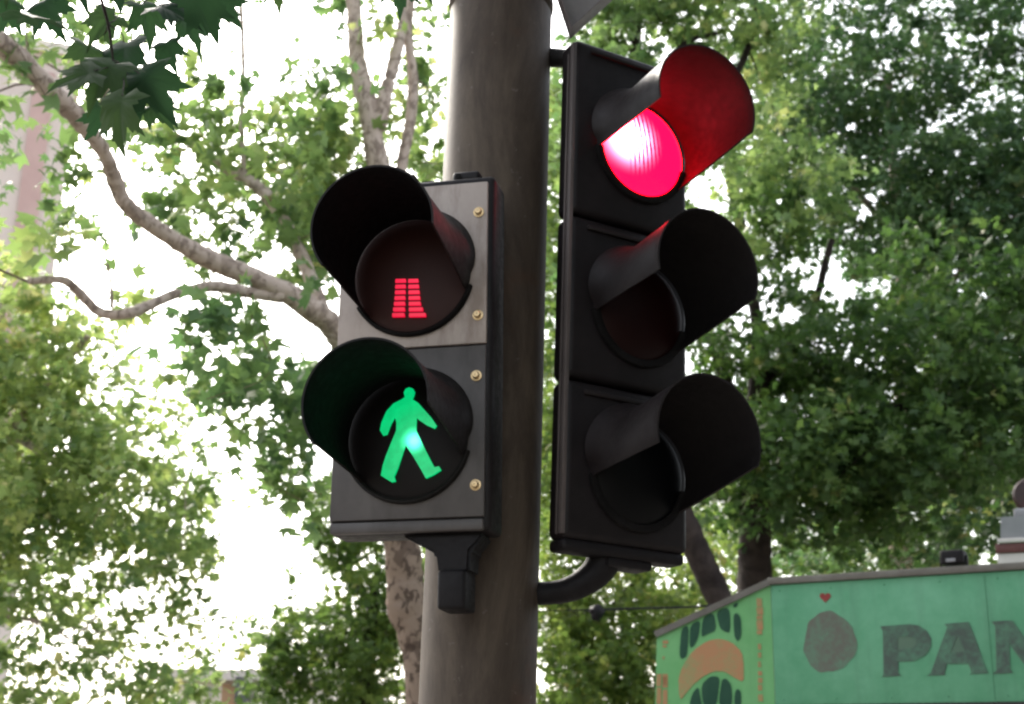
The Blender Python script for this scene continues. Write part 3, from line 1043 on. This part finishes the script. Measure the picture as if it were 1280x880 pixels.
# green tree low behind the pole's left side
tree('small_tree', 'green leafy tree low behind the mottled trunk, left of the pole', None,
     [(470, 720, 17, .06), (462, 800, 17, .08), (458, 880, 17, .09)],
     [[(468, 760, 17, .05), (430, 700, 16.9, .035), (400, 650, 16.8, .02)], [(464, 790, 17, .05), (400, 800, 16.8, .03), (345, 830, 16.7, .02)]],
     [(445, 640, 65, 60, 16.8, 1.2, 1.5, .02), (400, 620, 40, 50, 16.5, 1, .8), (460, 720, 55, 70, 17, 1.2, 1.9, .05), (410, 810, 85, 55, 17, 1.4, 2.2, -.1), (470, 820, 60, 80, 17.2, 1.4, 2.4), (345, 855, 45, 35, 16.8, 1, 1.5, -.08), (395, 720, 50, 25, 16.6, 1, .55), (380, 780, 60, 30, 16.7, 1, 1.0), (300, 808, 40, 22, 16.5, .8, .9), (335, 820, 30, 30, 16.6, .8, 1.2),
      (560, 700, 60, 160, 17.5, 1.2, 1.6), (450, 900, 150, 40, 17, 1.5, 1.5)],
     0.105, M['leaf_fresh'], M['bark_dark'], .28, 16)

# pale green bushy tree low on the right of the pole
tree('low_tree', 'pale green tree low between the pole and the green kiosk', None,
     [(735, 780, 19, .08), (738, 830, 19, .09), (740, 880, 19, .10)],
     [[(736, 800, 19, .05), (780, 740, 18.8, .03), (830, 700, 18.6, .02)], [(736, 810, 19, .05), (700, 760, 18.9, .03)]],
     [(750, 760, 90, 60, 19, 1.5, 2.0, .12), (720, 840, 80, 70, 18.5, 1.5, 2.6, -.05), (800, 830, 70, 70, 18.6, 1.5, 2.3, -.1), (840, 760, 60, 60, 19, 1.5, 1.6, .15), (870, 690, 50, 60, 19.5, 1.5, 1.3, .2), (700, 770, 40, 70, 19, 1.2, 1.8), (760, 900, 150, 40, 18.5, 1.5, 2), (780, 700, 60, 30, 19.5, 1.2, 1.6, .05), (688, 560, 34, 140, 20, 1.2, 3.4), (688, 300, 30, 190, 20, 1.2, 3.2, -.1), (690, 690, 40, 60, 19, 1.2, 2.4, .1), (688, 130, 26, 60, 20, 1.2, 2.0)],
     0.11, M['leaf_fresh'], M['bark_dark'], .42, 14)

# big dark tree on the right
tree('shade_tree', 'big dark-green tree with a straight dark trunk behind the kiosk', None,
     [(950, 420, 14, .09), (948, 540, 14, .13), (944, 640, 14, .16), (942, 730, 14, .165), (940, 860, 14, .17)],
     [[(946, 620, 14, .09), (1000, 560, 13.8, .06), (1080, 520, 13.6, .045), (1180, 500, 13.4, .03)], [(949, 540, 14, .08), (900, 460, 14, .05), (880, 380, 14, .035)], [(950, 480, 14, .07), (1010, 400, 14, .05), (1040, 300, 14, .035)],
      [(950, 430, 14, .07), (930, 300, 14.2, .06), (912, 220, 14.3, .055), (908, 120, 14.4, .05)], [(948, 650, 14, .05), (990, 600, 13.6, .035), (1050, 610, 13.4, .02)]],
     [(955, 300, 110, 50, 14, 1.6, 1.5), (935, 430, 90, 55, 14, 1.6, 2.4), (1020, 460, 110, 60, 13.8, 1.6, 2.7), (1130, 470, 110, 80, 13.8, 1.8, 3.0), (1010, 560, 130, 70, 13.4, 1.6, 3.2, .1), (1130, 580, 110, 70, 13.2, 1.6, 3.2, -.02), (930, 560, 60, 80, 13.8, 1.4, 1.9),
      (1230, 520, 90, 80, 13.4, 1.6, 3.0), (1000, 640, 90, 40, 13.6, 1.2, 1.5, -.05), (900, 620, 50, 50, 14, 1.2, 1.2), (1090, 650, 80, 40, 13.6, 1.2, 1.5, -.1), (1140, 350, 50, 60, 13.8, 1.4, 2.0), (1320, 500, 90, 140, 13.6, 1.8, 2.5), (1030, 375, 70, 22, 14.2, 1.2, .55), (1210, 400, 90, 60, 13.8, 1.6, 3.0)],
     0.105, M['leaf_dark'], M['bark_dark'], .35, 40)

# cooler, taller tree behind it, filling the upper right
tree('tall_tree', 'tall bluish-green tree filling the upper right corner', None,
     [(1120, 560, 18, .10), (1124, 660, 18, .13), (1126, 730, 18, .14), (1128, 860, 18, .15)],
     [[(1120, 580, 18, .09), (1130, 420, 18, .08), (1120, 250, 18, .065), (1110, 100, 18, .05)], [(1125, 430, 18, .06), (1200, 340, 17.8, .04), (1260, 240, 17.6, .03)], [(1120, 300, 18, .05), (1040, 200, 17.8, .035), (980, 130, 17.6, .025)]],
     [(1010, 60, 110, 70, 18, 2, 1.7), (1090, 150, 130, 70, 18, 2, 2.1, .02), (1000, 170, 90, 70, 18, 2, 2.1, .1), (1170, 60, 90, 60, 18, 2, 1.7, -.05), (1250, 40, 60, 50, 17.6, 1.6, 1.0), (1120, 250, 130, 60, 17.8, 2, 2.7, .05), (1230, 210, 90, 60, 17.6, 2, 2.2), (1240, 300, 80, 90, 17.6, 2, 2.8), (1150, 310, 90, 60, 17.8, 2, 2.6),
      (1240, 420, 80, 80, 17.8, 2, 2.2), (1190, 120, 50, 40, 18, 1.6, .9), (1250, 130, 60, 50, 18, 1.6, .6), (1340, 200, 80, 260, 17.6, 2, 2), (1100, -70, 260, 60, 18, 2, 1.5), (1180, 640, 90, 60, 17.6, 1.6, 1.8), (1220, 600, 80, 70, 17, 1.6, 2.4, .05), (1060, 680, 120, 40, 18, 1.6, 1.2, .1)],
     0.11, M['leaf_cool'], M['bark_pale'], .42, 34)

# brownish-green tree seen above the vehicle signal; its dark trunk leans down to the kiosk
tree('leaning_tree', 'olive-brown tree above the red lamp with a dark leaning trunk beside the kiosk', None,
     [(820, 540, 11.5, .085), (850, 640, 11.5, .10), (872, 690, 11.5, .105), (892, 735, 11.5, .108), (925, 800, 11.5, .112)],
     [[(832, 580, 11.5, .08), (790, 440, 12, .075), (775, 300, 12.4, .065), (790, 120, 12.8, .055), (800, -20, 13, .05)], [(778, 330, 12.3, .05), (860, 200, 12.6, .04), (935, 60, 13, .035), (945, -30, 13, .03)], [(785, 150, 12.8, .04), (850, 60, 13, .03), (900, 40, 13, .02)]],
     [(800, 30, 90, 45, 13, 1.4, 2.6, .05), (890, 40, 80, 50, 13.2, 1.4, 1.7, .12), (960, 60, 60, 60, 13.4, 1.4, 1.2, .1), (960, 160, 50, 80, 13.4, 1.4, 1.8, .18), (900, 240, 60, 50, 13, 1.4, 1.0, .15), (985, 240, 60, 60, 13.4, 1.4, 1.9, .15), (760, 20, 40, 35, 12.8, 1, 2.2), (780, 150, 100, 90, 13, 1.4, 1.5), (800, 350, 110, 110, 13, 1.5, 1.5), (920, 330, 50, 50, 13.4, 1.2, 1.3, .1), (850, -70, 160, 60, 13, 1.5, 1.8), (810, 560, 80, 90, 13, 1.4, 1.2)],
     0.105, M['leaf_plane'], M['bark_dark'], .30, 24)

# far greenery closing the view between the trunks
tree('far_tree', 'far green tree between the dark trunks above the kiosk roof', None,
     [(1010, 690, 26, .10), (1040, 730, 26, .12), (1060, 760, 26, .13)],
     [[(1015, 695, 26, .06), (960, 640, 26, .04)], [(1010, 692, 26, .05), (1100, 650, 25.8, .04)]],
     [(980, 690, 110, 35, 26, 2, 1.5, .05), (1090, 690, 110, 35, 25.5, 2, 1.6), (900, 640, 60, 50, 26, 1.6, 1.0, .1), (1200, 690, 70, 30, 25.5, 2, 1.8, -.1), (1010, 600, 150, 60, 26, 2, 1.3), (1160, 560, 130, 80, 26, 2, 1.3), (1040, 760, 260, 45, 25.5, 2, 1.6)],
     0.14, M['leaf_fresh'], M['bark_dark'], .30, 12)

# ------------------------------------------------------------------ near street tree: its unseen crown is added to shade the signals from above and
# from the right; only one low bough with big dark leaves hangs into the picture, top left
NB = np.array([3.4, -2.2, 0.0])
near = empty('street_tree', NB)
tag(near, 'nearest plane tree, only its big dark lobed leaves hanging in at top left', 'tree')
bm = add_tube(bmesh.new(), [(0, 0, -.06, .30), (0.02, .02, .5, .23), (-.05, .05, 2.2, .20), (-.15, .12, 4.0, .18), (-.2, .3, 5.6, .15), (-.3, .5, 7.6, .08)], 20, 7, 0.08)
obj('trunk', bm, M['bark_mottled'], near, angle=60)
ex = at(-120, -80, 2.4) - NB
limbs_n = [[(-.15, .12, 4.0, .11), (-1.2, 1.2, 4.6, .08), (-2.6, 2.6, 4.5, .06), (-3.9, 3.9, 4.0, .035), (*(ex + np.array([-.25, .1, .25])), .02), (*ex, .012)],
           [(-.18, .2, 4.8, .10), (1.2, 1.4, 6.0, .07), (2.6, 2.2, 7.0, .04)], [(-.18, .2, 4.6, .10), (.8, -1.6, 6.0, .07), (1.4, -3.2, 6.8, .04)],
           [(-.2, .3, 5.4, .10), (-2.0, -.4, 6.6, .07), (-4.0, -.8, 7.2, .04)], [(-.2, .3, 5.6, .09), (-1.6, 1.4, 6.8, .06), (-3.2, 2.2, 7.6, .03)]]
for lb in limbs_n:
    obj('limb', add_tube(bmesh.new(), lb, 12, 7, 0.08), M['bark_mottled'], near, angle=60)
ctrs = [(-3.2, 1.0, 7.4, 2.2, 1.6), (-1.0, 1.6, 7.2, 2.0, 1.6), (1.2, 1.2, 7.4, 2.2, 1.8), (2.6, 2.6, 6.8, 2.0, 1.8), (3.2, .2, 6.0, 2.0, 2.2), (2.6, -2.2, 6.2, 2.2, 2.2), (0.2, -2.4, 6.8, 2.4, 1.8), (-2.4, -2.2, 7.2, 2.2, 1.8), (-.6, -.4, 8.4, 2.4, 1.6), (4.2, 1.6, 4.6, 1.5, 1.4), (4.0, -1.6, 4.6, 1.6, 1.6), (2.4, 4.2, 3.4, 1.3, 1.5), (3.2, 2.2, 2.8, 1.4, 1.6), (3.6, 0.0, 2.8, 1.4, 1.6), (2.6, 5.4, 2.2, 1.0, 1.2), (2.2, 4.4, 5.6, 1.5, 1.4), (.6, -3.0, 4.0, 1.7, 1.9), (-1.4, -3.6, 4.4, 1.6, 1.7), (2.6, -3.0, 3.4, 1.6, 1.9), (1.6, -1.2, 3.6, 1.2, 1.6), (3.4, -2.2, 2.2, 1.5, 1.3)]
P_, N_, A_, S_, T_ = [], [], [], [], []
for cx, cy_, cz, rh, rv in ctrs:
    nn = 1900
    u = rng.normal(size=(nn, 3))
    u /= np.linalg.norm(u, axis=1, keepdims=True)
    u *= (rng.random(nn) ** .4)[:, None]
    P_.append(np.array([cx, cy_, cz]) + u * np.array([rh, rh, rv]))
    N_.append(rng.normal(size=(nn, 3)) * .6 + np.array([0, 0, .9]))
    A_.append(rng.uniform(0, 6.28, nn))
    S_.append(rng.uniform(.13, .24, nn))
    T_.append(rng.uniform(0, 1, nn))
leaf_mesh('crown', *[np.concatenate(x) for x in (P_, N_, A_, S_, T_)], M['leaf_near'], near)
NL = [  # px, py (blade centre), size px, tip direction in the picture (deg, 270 = down), Y
    (30, 22, 108, 285, 2.30), (4, 2, 95, 250, 2.45), (56, 4, 100, 300, 2.55), (152, 128, 118, 265, 2.35), (138, 84, 125, 255, 2.45), (178, 98, 105, 305, 2.5), (112, 92, 95, 215, 2.4),
    (205, 10, 100, 320, 2.40), (246, -2, 105, 305, 2.35), (180, 10, 95, 280, 2.5), (208, 56, 72, 290, 2.6), (272, 0, 80, 310, 2.5), (138, 22, 85, 230, 2.55), (156, 60, 105, 280, 2.6), (126, 140, 80, 240, 2.55), (500, -22, 75, 270, 2.5), (525, -30, 70, 285, 2.55), (478, -34, 70, 250, 2.5), (345, -18, 60, 280, 2.7), (80, -34, 100, 300, 2.4), (250, -56, 110, 290, 2.4), (20, -50, 110, 260, 2.4), (150, -40, 120, 270, 2.4), (190, 134, 72, 310, 2.6), (160, 100, 110, 290, 2.55), (110, 60, 80, 250, 2.6), (230, 26, 80, 290, 2.62)]
pos, nr, an, sz, tn = [], [], [], [], []
for (px, py, s, ang, Y) in NL:
    pos.append(at(px, py, Y) - NB)
    nv = np.array([0, -1.0, 0.25]) + rng.normal(size=3) * 0.42
    nv /= np.linalg.norm(nv)
    nr.append(nv)
    ref = np.array([0.31, 0.52, 0.79])
    a = np.cross(nv, ref)
    a /= np.linalg.norm(a)
    b = np.cross(nv, a)
    want = RX * math.cos(R(ang)) + UP * math.sin(R(ang))
    an.append(math.atan2(-(want @ a), want @ b))
    sz.append(s / FPX * Y * rng.uniform(0.60, 0.86))
    tn.append(rng.uniform(0, 1))
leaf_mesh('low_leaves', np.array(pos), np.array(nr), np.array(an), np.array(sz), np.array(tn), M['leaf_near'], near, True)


def nb(px, py, Y, r):
    return (*(at(px, py, Y) - NB), r)


mainb = [(-120, -80, 2.4, .012), (60, -72, 2.42, .010), (220, -66, 2.45, .008), (380, -60, 2.5, .006), (540, -55, 2.55, .004)]
hang = [[(100, -70, 2.44, .005), (120, -20, 2.47, .004), (135, 30, 2.49, .003), (142, 80, 2.5, .002)], [(190, -66, 2.46, .004), (205, -30, 2.48, .003), (222, 0, 2.5, .002)], [(10, -76, 2.42, .004), (20, -40, 2.44, .003), (28, -5, 2.45, .002)]]
nodes = []
for ln_ in [mainb] + hang:
    obj('twig', add_tube(bmesh.new(), [nb(*q) for q in ln_], 8, 5), M['bark_dark'], near)
    nodes += [at(x, y, Y) for x, y, Y, r in ln_]
for (px, py, s, ang, Y) in NL:
    st = at(px, py, Y) - (RX * math.cos(R(ang)) + UP * math.sin(R(ang))) * s / FPX * Y * .08
    nd = min(nodes, key=lambda q: np.linalg.norm(q - st))
    obj('leaf_stalk', add_tube(bmesh.new(), [(*(nd - NB), .0016), (*((nd + st) / 2 + np.array([.008, .01, .006]) - NB), .0014), (*(st - NB), .0012)], 5, 4), M['bark_dark'], near)

# ------------------------------------------------------------------ green kiosk
KC = at(963, 731, 8.0)
ztop = KC[2]
KR = at_z(1280, 712, ztop)
kd = np.array([KR[0] - KC[0], KR[1] - KC[1]])
k_yaw = math.atan2(kd[1], kd[0])
k_rot = pose(k_yaw, 0)
K_ORG = Vector((KC[0], KC[1], 0))
kiosk = empty('kiosk', K_ORG, k_rot)
tag(kiosk, 'green kiosk with faded painted lettering and a slanted left end', 'kiosk')


def kp(px, py, y=0.0):
    return on_plane(px, py, K_ORG, k_rot, y)


zb = kp(1150, 879)[1]
KL = 4.2
bm = bmesh.new()
add_box(bm, 0.0, KL, 0.0, 0.06, zb, ztop - .002, bev=0.004)
front = obj('front_panel', bm, M['green_paint'], kiosk)
ja, jb = kp(1237, 800)[0], kp(1275, 800)[0]
obj('joint_strip', box(ja - .0015, ja + .0015, -.0035, .01, zb + .01, ztop - .02), M['green_paint'], front, smooth=False)
for i in range(14):
    for zz in (zb + .03, ztop - .035):
        bm = bmesh.new()
        add_lathe(bm, [(.0055, -.0), (.0045, -.003), (.001, -.004)], 10, 'Y', (.05 + i * .3, -.0005, zz))
        obj('rivet', bm, M['green_paint'], front)
# left panel: turned away a little, its top cut on a slant
s_rot = pose(R(-17), 0)
sp = empty('side_panel', (0, 0, 0))
sp.parent = kiosk
sp.matrix_basis = (k_rot.inverted() @ s_rot).to_4x4()


def sp_(px, py, y=0.0):
    return on_plane(px, py, K_ORG, s_rot, y)


q = [sp_(821, 797), sp_(818, 905), sp_(957, 905), (0.0, ztop - .002)]
q[2] = (-.001, q[1][1])
q[3] = (-.001, ztop - .003)
bm = bmesh.new()
add_poly(bm, q, 0.0, 0.05)
panel = obj('panel', bm, M['green_paint_light'], sp, smooth=False)
tl = q[0]
# trim along the top of both panels
bm = bmesh.new()
add_box(bm, -0.01, KL, -0.022, 0.09, ztop, ztop + .038, bev=0.004)
obj('top_trim', bm, M['trim'], kiosk)
bm = bmesh.new()
dx, dz = q[3][0] - tl[0], q[3][1] - tl[1]
ln = math.hypot(dx, dz)
nx, nz = -dz / ln, dx / ln
add_poly(bm, [tl, (tl[0] + nx * .036, tl[1] + nz * .036), (q[3][0] + nx * .036, q[3][1] + nz * .036), (q[3][0], q[3][1])], -0.02, 0.07)
obj('slanted_trim', bm, M['trim'], sp, smooth=False)
# body, roof and counter
bm = bmesh.new()
add_box(bm, 0.1, KL - .1, 0.07, 2.2, 1.0, ztop - .01)
obj('back_wall', bm, M['kiosk_wall'], kiosk, smooth=False)
bm = bmesh.new()
add_box(bm, 0.02, KL - .02, 0.092, 2.3, ztop - .008, ztop + .02)
obj('roof', bm, M['kiosk_wall'], kiosk, smooth=False)
bm = bmesh.new()
add_box(bm, 0.02, KL - .02, 0.03, 2.2, 0.0, 0.98, bev=0.01)
obj('lower_wall', bm, M['kiosk_wall'], kiosk, smooth=False)
bm = bmesh.new()
add_box(bm, 0.0, KL, -0.16, 0.3, 0.982, 1.02, bev=0.006)
obj('counter', bm, M['trim'], kiosk)
bm = bmesh.new()
add_box(bm, 0.0, KL, -0.006, 0.05, zb - .04, zb - .001)
obj('lower_rail', bm, M['dark_glass'], kiosk, smooth=False)


def mark(name, polys, mat, parent, mapper, y0=-0.004):
    bm = bmesh.new()
    for pl in polys:
        if isinstance(pl, tuple):               # (outer, hole)
            loops = [[Vector((*mapper(a, b), 0)) for a, b in lp_] for lp_ in pl]
            flat = [v for lp_ in loops for v in lp_]
            vf = [bm.verts.new((v.x, y0, v.y)) for v in flat]
            vb = [bm.verts.new((v.x, 0.004, v.y)) for v in flat]
            for t in tessellate_polygon(loops):
                bm.faces.new([vf[i] for i in t])
            st_ = 0
            for lp_ in loops:
                for i in range(len(lp_)):
                    j = (i + 1) % len(lp_)
                    bm.faces.new((vf[st_ + i], vb[st_ + i], vb[st_ + j], vf[st_ + j]))
                st_ += len(lp_)
            continue
        add_poly(bm, [mapper(a, b) for a, b in pl], y0, 0.004)
    bmesh.ops.triangulate(bm, faces=[f for f in bm.faces if len(f.verts) > 4])
    bmesh.ops.recalc_face_normals(bm, faces=bm.faces[:])
    return obj(name, bm, mat, parent, smooth=False)


def mm(pts):
    return [(1090 + a / 6.284, 740 + b / 6.284) for a, b in pts]


# P, A, N: bold slab letters, faded; outlines traced as strokes
P_out = [(72, 270), (300, 252), (370, 265), (430, 305), (465, 365), (465, 430), (425, 495), (340, 540), (208, 545), (208, 640), (232, 655), (85, 664), (98, 640), (92, 300)]
P_in = [(205, 350), (300, 350), (345, 370), (352, 410), (320, 440), (205, 458)]


A_out = [(575, 250), (760, 235), (800, 330), (850, 470), (905, 620), (918, 636), (775, 642), (790, 625), (765, 560), (590, 562), (570, 640), (582, 650), (440, 654), (470, 630), (540, 430), (600, 270)]
A_in = [(675, 345), (735, 470), (612, 480)]
N_out = [(945, 232), (1105, 222), (1180, 330), (1260, 440), (1330, 530), (1330, 260), (1300, 238), (1440, 230), (1420, 250), (1420, 630), (1330, 632), (1200, 560), (1080, 395), (1088, 610), (1110, 634), (950, 640), (985, 615), (975, 260)]
letters = [(mm(P_out), mm(P_in)), (mm(A_out), mm(A_in)), mm(N_out)]
mark('lettering_edge', [mm([(a - 8, b + 5) for a, b in q_]) for q_ in (P_out, A_out, N_out)], M['letter_edge'], front, kp, -0.0022)
mark('lettering', letters, M['letter_grey'], front, kp, -0.0045)
# heart on a stalk and a plain faded patch below it
hp = []
for i in range(28):
    t = 2 * math.pi * i / 28
    hp.append((1031.7 + 7.0 * math.sin(t) ** 3, 746.5 - .43 * (13 * math.cos(t) - 5 * math.cos(2 * t) - 2 * math.cos(3 * t) - math.cos(4 * t))))
mark('heart', [hp], M['mark_red'], front, kp)
pat = []
for i in range(90):
    t = 2 * math.pi * i / 90
    w = 1.6 * math.sin(3 * t + 1) + .8 * math.sin(7 * t) + .4 * math.sin(13 * t + 2)
    pat.append((1037 + (33 + w) * math.cos(t), 803 + (38 + w) * math.sin(t)))
mark('faded_patch', [pat], M['faded_brown'], front, kp, -0.002)


def cc(pts):
    return [(810 + a / 5.865, 730 + b / 5.865) for a, b in pts]


def rounded(pts, n=2):
    P = [np.array(p, float) for p in pts]
    for _ in range(n):
        Q = []
        for a, b in zip(P, P[1:] + P[:1]):
            Q += [a * .8 + b * .2, a * .2 + b * .8]
        P = Q
    return [tuple(p) for p in P]


fing = [[(245, 325), (298, 300), (296, 420), (285, 530), (245, 552), (230, 520)], [(308, 300), (385, 262), (375, 380), (335, 460), (305, 470)], [(400, 248), (485, 205), (503, 340), (440, 365), (388, 395)], [(497, 200), (600, 165), (606, 360), (560, 350), (525, 320)],
        [(625, 225), (655, 210), (682, 250), (686, 380), (660, 425), (632, 385)], [(622, 150), (662, 132), (655, 165), (630, 178)],
        [(300, 900), (325, 800), (370, 750), (385, 830), (400, 900)], [(388, 740), (460, 672), (528, 682), (515, 800), (500, 900), (405, 900)], [(540, 700), (575, 692), (612, 740), (618, 830), (612, 900), (515, 900)], [(635, 800), (655, 765), (684, 790), (684, 900), (632, 900)]]
mark('finger_marking', [rounded(cc(p)) for p in fing], M['mark_dark_green'], panel, sp_)
arc = [(225, 690), (260, 590), (330, 490), (430, 420), (520, 400), (610, 425), (690, 500), (702, 600), (702, 720), (640, 690), (560, 640), (480, 640), (400, 680), (330, 740), (270, 810), (240, 850), (228, 800)]
mark('painted_arc', [rounded(cc(arc), 1)], M['mark_orange'], panel, sp_)
# upright columns of small orange strokes, too worn to read
gl = []
y = 105
for h, w in ((60, 40), (52, 48), (26, 44), (70, 46), (24, 40)):
    gl.append([(795, y), (795 + w, y - 3), (798 + w, y + h), (800, y + h)])
    y += h + 8
for y0_, h, w in ((440, 40, 22), (505, 36, 24), (570, 40, 22), (640, 30, 30), (690, 36, 34), (740, 40, 30), (810, 50, 36)):
    gl.append([(805, y0_), (805 + w, y0_ - 2), (808 + w, y0_ + h), (808, y0_ + h)])
for y0_, h, w in ((415, 22, 40), (450, 14, 28), (530, 22, 12), (680, 60, 28), (660, 100, 36), (775, 110, 34)):
    gl.append([(108, y0_), (108 + w, y0_), (108 + w, y0_ + h), (108, y0_ + h)])
for y0_, h in ((660, 90), (760, 120)):
    gl.append([(64, y0_), (98, y0_), (96, y0_ + h), (62, y0_ + h)])
mark('column_lettering', [cc(p) for p in gl], M['mark_orange'], panel, sp_)

# floodlight standing on the kiosk's top edge
fx, fz = kp(1194, 722, 0.03)
fl = empty('floodlight', K_ORG + k_rot @ Vector((fx, 0.03, ztop + .038)), k_rot)
tag(fl, "small black floodlight on the green kiosk's top edge", 'floodlight')
bm = bmesh.new()
add_box(bm, -0.062, 0.062, -0.05, 0.05, 0.014, 0.088, bev=0.012, seg=3)
obj('lamp_body', bm, M['black_matt'], fl)
bm = bmesh.new()
add_box(bm, -0.03, 0.02, -0.053, -0.047, 0.024, 0.042, bev=0.002)
obj('glass', bm, M['hood_grey'], fl)
bm = bmesh.new()
add_box(bm, -0.074, -0.064, -0.012, 0.012, 0.0, 0.06, bev=0.002)
add_box(bm, 0.064, 0.074, -0.012, 0.012, 0.0, 0.06, bev=0.002)
add_box(bm, -0.074, 0.074, -0.012, 0.012, 0.0, 0.008, bev=0.002)
obj('yoke', bm, M['iron'], fl)

# stall top at the right edge, behind the kiosk panel
T_Y = 9.2
T_ORG = Vector(at(1290, 716, T_Y))
st_h = T_ORG.z
t_rot = pose(R(-24), 0)
T_ORG = Vector((T_ORG.x, T_ORG.y, 0))
st = empty('vending_stall', T_ORG, t_rot)
tag(st, 'stall with grey hood, maroon band and white panel at the right edge', 'stall')


def tp(px, py, y=0):
    return on_plane(px, py, T_ORG, t_rot, y)


x0, z0 = tp(1248, 714)
_, z1 = tp(1248, 692)
_, z2 = tp(1248, 680)
_, z3 = tp(1250, 674)
x4, z4 = tp(1255, 646)
bm = bmesh.new()
add_box(bm, x0, x0 + .9, 0, .6, z0 - .25, z1, bev=.006)
obj('white_panel', bm, M['off_white'], st)
bm = bmesh.new()
add_box(bm, x0 - .006, x0 + .906, -.012, .612, z1 + .001, z2, bev=.004)
obj('band', bm, M['maroon'], st)
bm = bmesh.new()
add_box(bm, x0 + .012, x0 + .9, -.03, .63, z2 + .001, z3, bev=.008)
obj('lip', bm, M['off_white'], st)
bm = bmesh.new()
h_ = z4 - z3
add_poly(bm, [(x0 + .03, z3 + .001), (x0 + .88, z3 + .001), (x0 + .86, z4), (x0 + .045, z4)], 0.0, 0.6)
obj('hood', bm, M['hood_grey'], st, smooth=False)
bm = bmesh.new()
add_box(bm, x0 + .12, x0 + .5, .08, .4, z4 + .001, z4 + .07, bev=.02, seg=3)
obj('cap', bm, M['hood_grey'], st)
bm = bmesh.new()
add_lathe(bm, [(0.001, -.06), (0.10, -.055), (0.118, -.03), (0.118, .03), (0.10, .055), (0.001, .06)], 40, 'Y', (x0 + .235, .2, z4 + .17))
obj('round_lamp', bm, M['dark_maroon'], st)
bm = bmesh.new()
add_box(bm, x0 + .05, x0 + .12, .05, .12, 0, z0 - .251)
add_box(bm, x0 + .78, x0 + .85, .05, .12, 0, z0 - .251)
add_box(bm, x0 + .05, x0 + .12, .48, .55, 0, z0 - .251)
add_box(bm, x0 + .78, x0 + .85, .48, .55, 0, z0 - .251)
obj('legs', bm, M['iron'], st, smooth=False)

# cable from the pole to the kiosk with a dark junction on it
bm = bmesh.new()
cab = [(660, 764, 8.4), (715, 763, 8.5), (748, 762, 8.6), (820, 760, 8.8), (888, 757, 9.0), (960, 745, 9.2)]
add_tube(bm, [(*at(x, y, Y), .0075 if x > 747 else .0035) for x, y, Y in cab], 6, 5)
cb = obj('cable', bm, M['black_matt'])
tag(cb, 'thin dark cable running level to the kiosk from the right of the pole', 'cable')
bm = bmesh.new()
bmesh.ops.create_uvsphere(bm, u_segments=14, v_segments=10, radius=0.04, matrix=Matrix.Translation(Vector(at(746, 766, 8.6))) @ Matrix.Diagonal((1.1, .8, 1.25, 1)))
for v_ in bm.verts:
    v_.co += Vector((random.uniform(-.008, .008), 0, random.uniform(-.008, .008)))
obj('junction', bm, M['black_matt'], cb)

# ------------------------------------------------------------------ buildings
def building_box(name, label, o, w, d, h, rot):
    b = empty(name, o, rot)
    tag(b, label, 'building')
    return b


# tall pink and cream block at the far left
BY = 48.0
bo = at(84, 200, BY)
b_rot = pose(R(20), 0)
b_org = Vector((bo[0], bo[1], -0.14))
tb = building_box('apartment_block', 'tall cream and pink apartment block at the far left behind the limbs', b_org, 0, 0, 0, b_rot)
H = at(84, 70, BY)[2]
bm = box(-16, 0, 0, 12, 0, H)
wl = obj('wall', bm, M['cream'], tb, smooth=False)
for xc, w in ((-1.15, .72), (-3.6, .7), (-6.4, .9), (-9.2, .9)):
    obj('pink_band', box(xc - w / 2, xc + w / 2, -0.12, -0.003, 0.5, H - .8), M['pink'], tb, smooth=False)
bm = box(-16.2, 0.2, -0.25, 12.2, H + .003, H + .45)
obj('parapet', bm, M['white_wall'], tb, smooth=False)
for fl_ in range(1, int(H // 3.1)):
    for xc in (-5.0, -7.8, -10.6):
        z = fl_ * 3.1
        wf = obj('window', box(xc - .55, xc + .55, -0.05, -0.004, z, z + 1.4), M['white_wall'], tb, smooth=False)
        obj('pane', box(xc - .47, xc + .47, -0.07, -0.051, z + .08, z + 1.32), M['pane'], wf, smooth=False)

# low cream building far down the street, at the bottom left
LY = 55.0
lo = at(190, 880, LY)
l_org = Vector((lo[0], lo[1], -0.14))
l_rot = pose(R(0), 0)
lb = building_box('street_building', 'low cream building with window strip seen at the bottom left', l_org, 0, 0, 0, l_rot)


def lp(px, py, y=0):
    return on_plane(px, py, l_org, l_rot, y)


xr, zt_ = lp(345, 852)
obj('wall', box(.9, xr + 2, 0, 8, 0, zt_), M['white_wall'], lb, smooth=False)
_, zt2 = lp(300, 838)
obj('roof_fascia', box(.7, xr + 2.2, -.6, 8.2, zt_ + .003, zt2), M['off_white'], lb, smooth=False)
a, b = lp(240, 873), lp(269, 857)
wf = obj('window', box(a[0], b[0], -.08, -.003, a[1], b[1]), M['white_wall'], lb, smooth=False)
obj('pane', box(a[0] + .08, b[0] - .08, -.10, -.081, a[1] + .12, b[1] - .05), M['pane'], wf, smooth=False)
obj('rail', box(a[0] + .02, b[0] - .02, -.13, -.101, a[1] + .17, a[1] + .25), M['white_wall'], wf, smooth=False)
a, b = lp(277, 873), lp(297, 855)
obj('tan_panel', box(a[0], b[0], -.06, -.003, a[1] - .6, b[1]), M['tan'], lb, smooth=False)
a, b = lp(298, 880), lp(316, 848)
obj('shutter', box(a[0], b[0], -.9, -.003, a[1], b[1]), M['slate'], lb, smooth=False)
a, b = lp(317, 872), lp(326, 854)
wf = obj('window', box(a[0], b[0], -.08, -.003, a[1], b[1]), M['slate'], lb, smooth=False)
obj('pane', box(a[0] + .05, b[0] - .05, -.10, -.081, a[1] + .05, b[1] - .05), M['off_white'], wf, smooth=False)
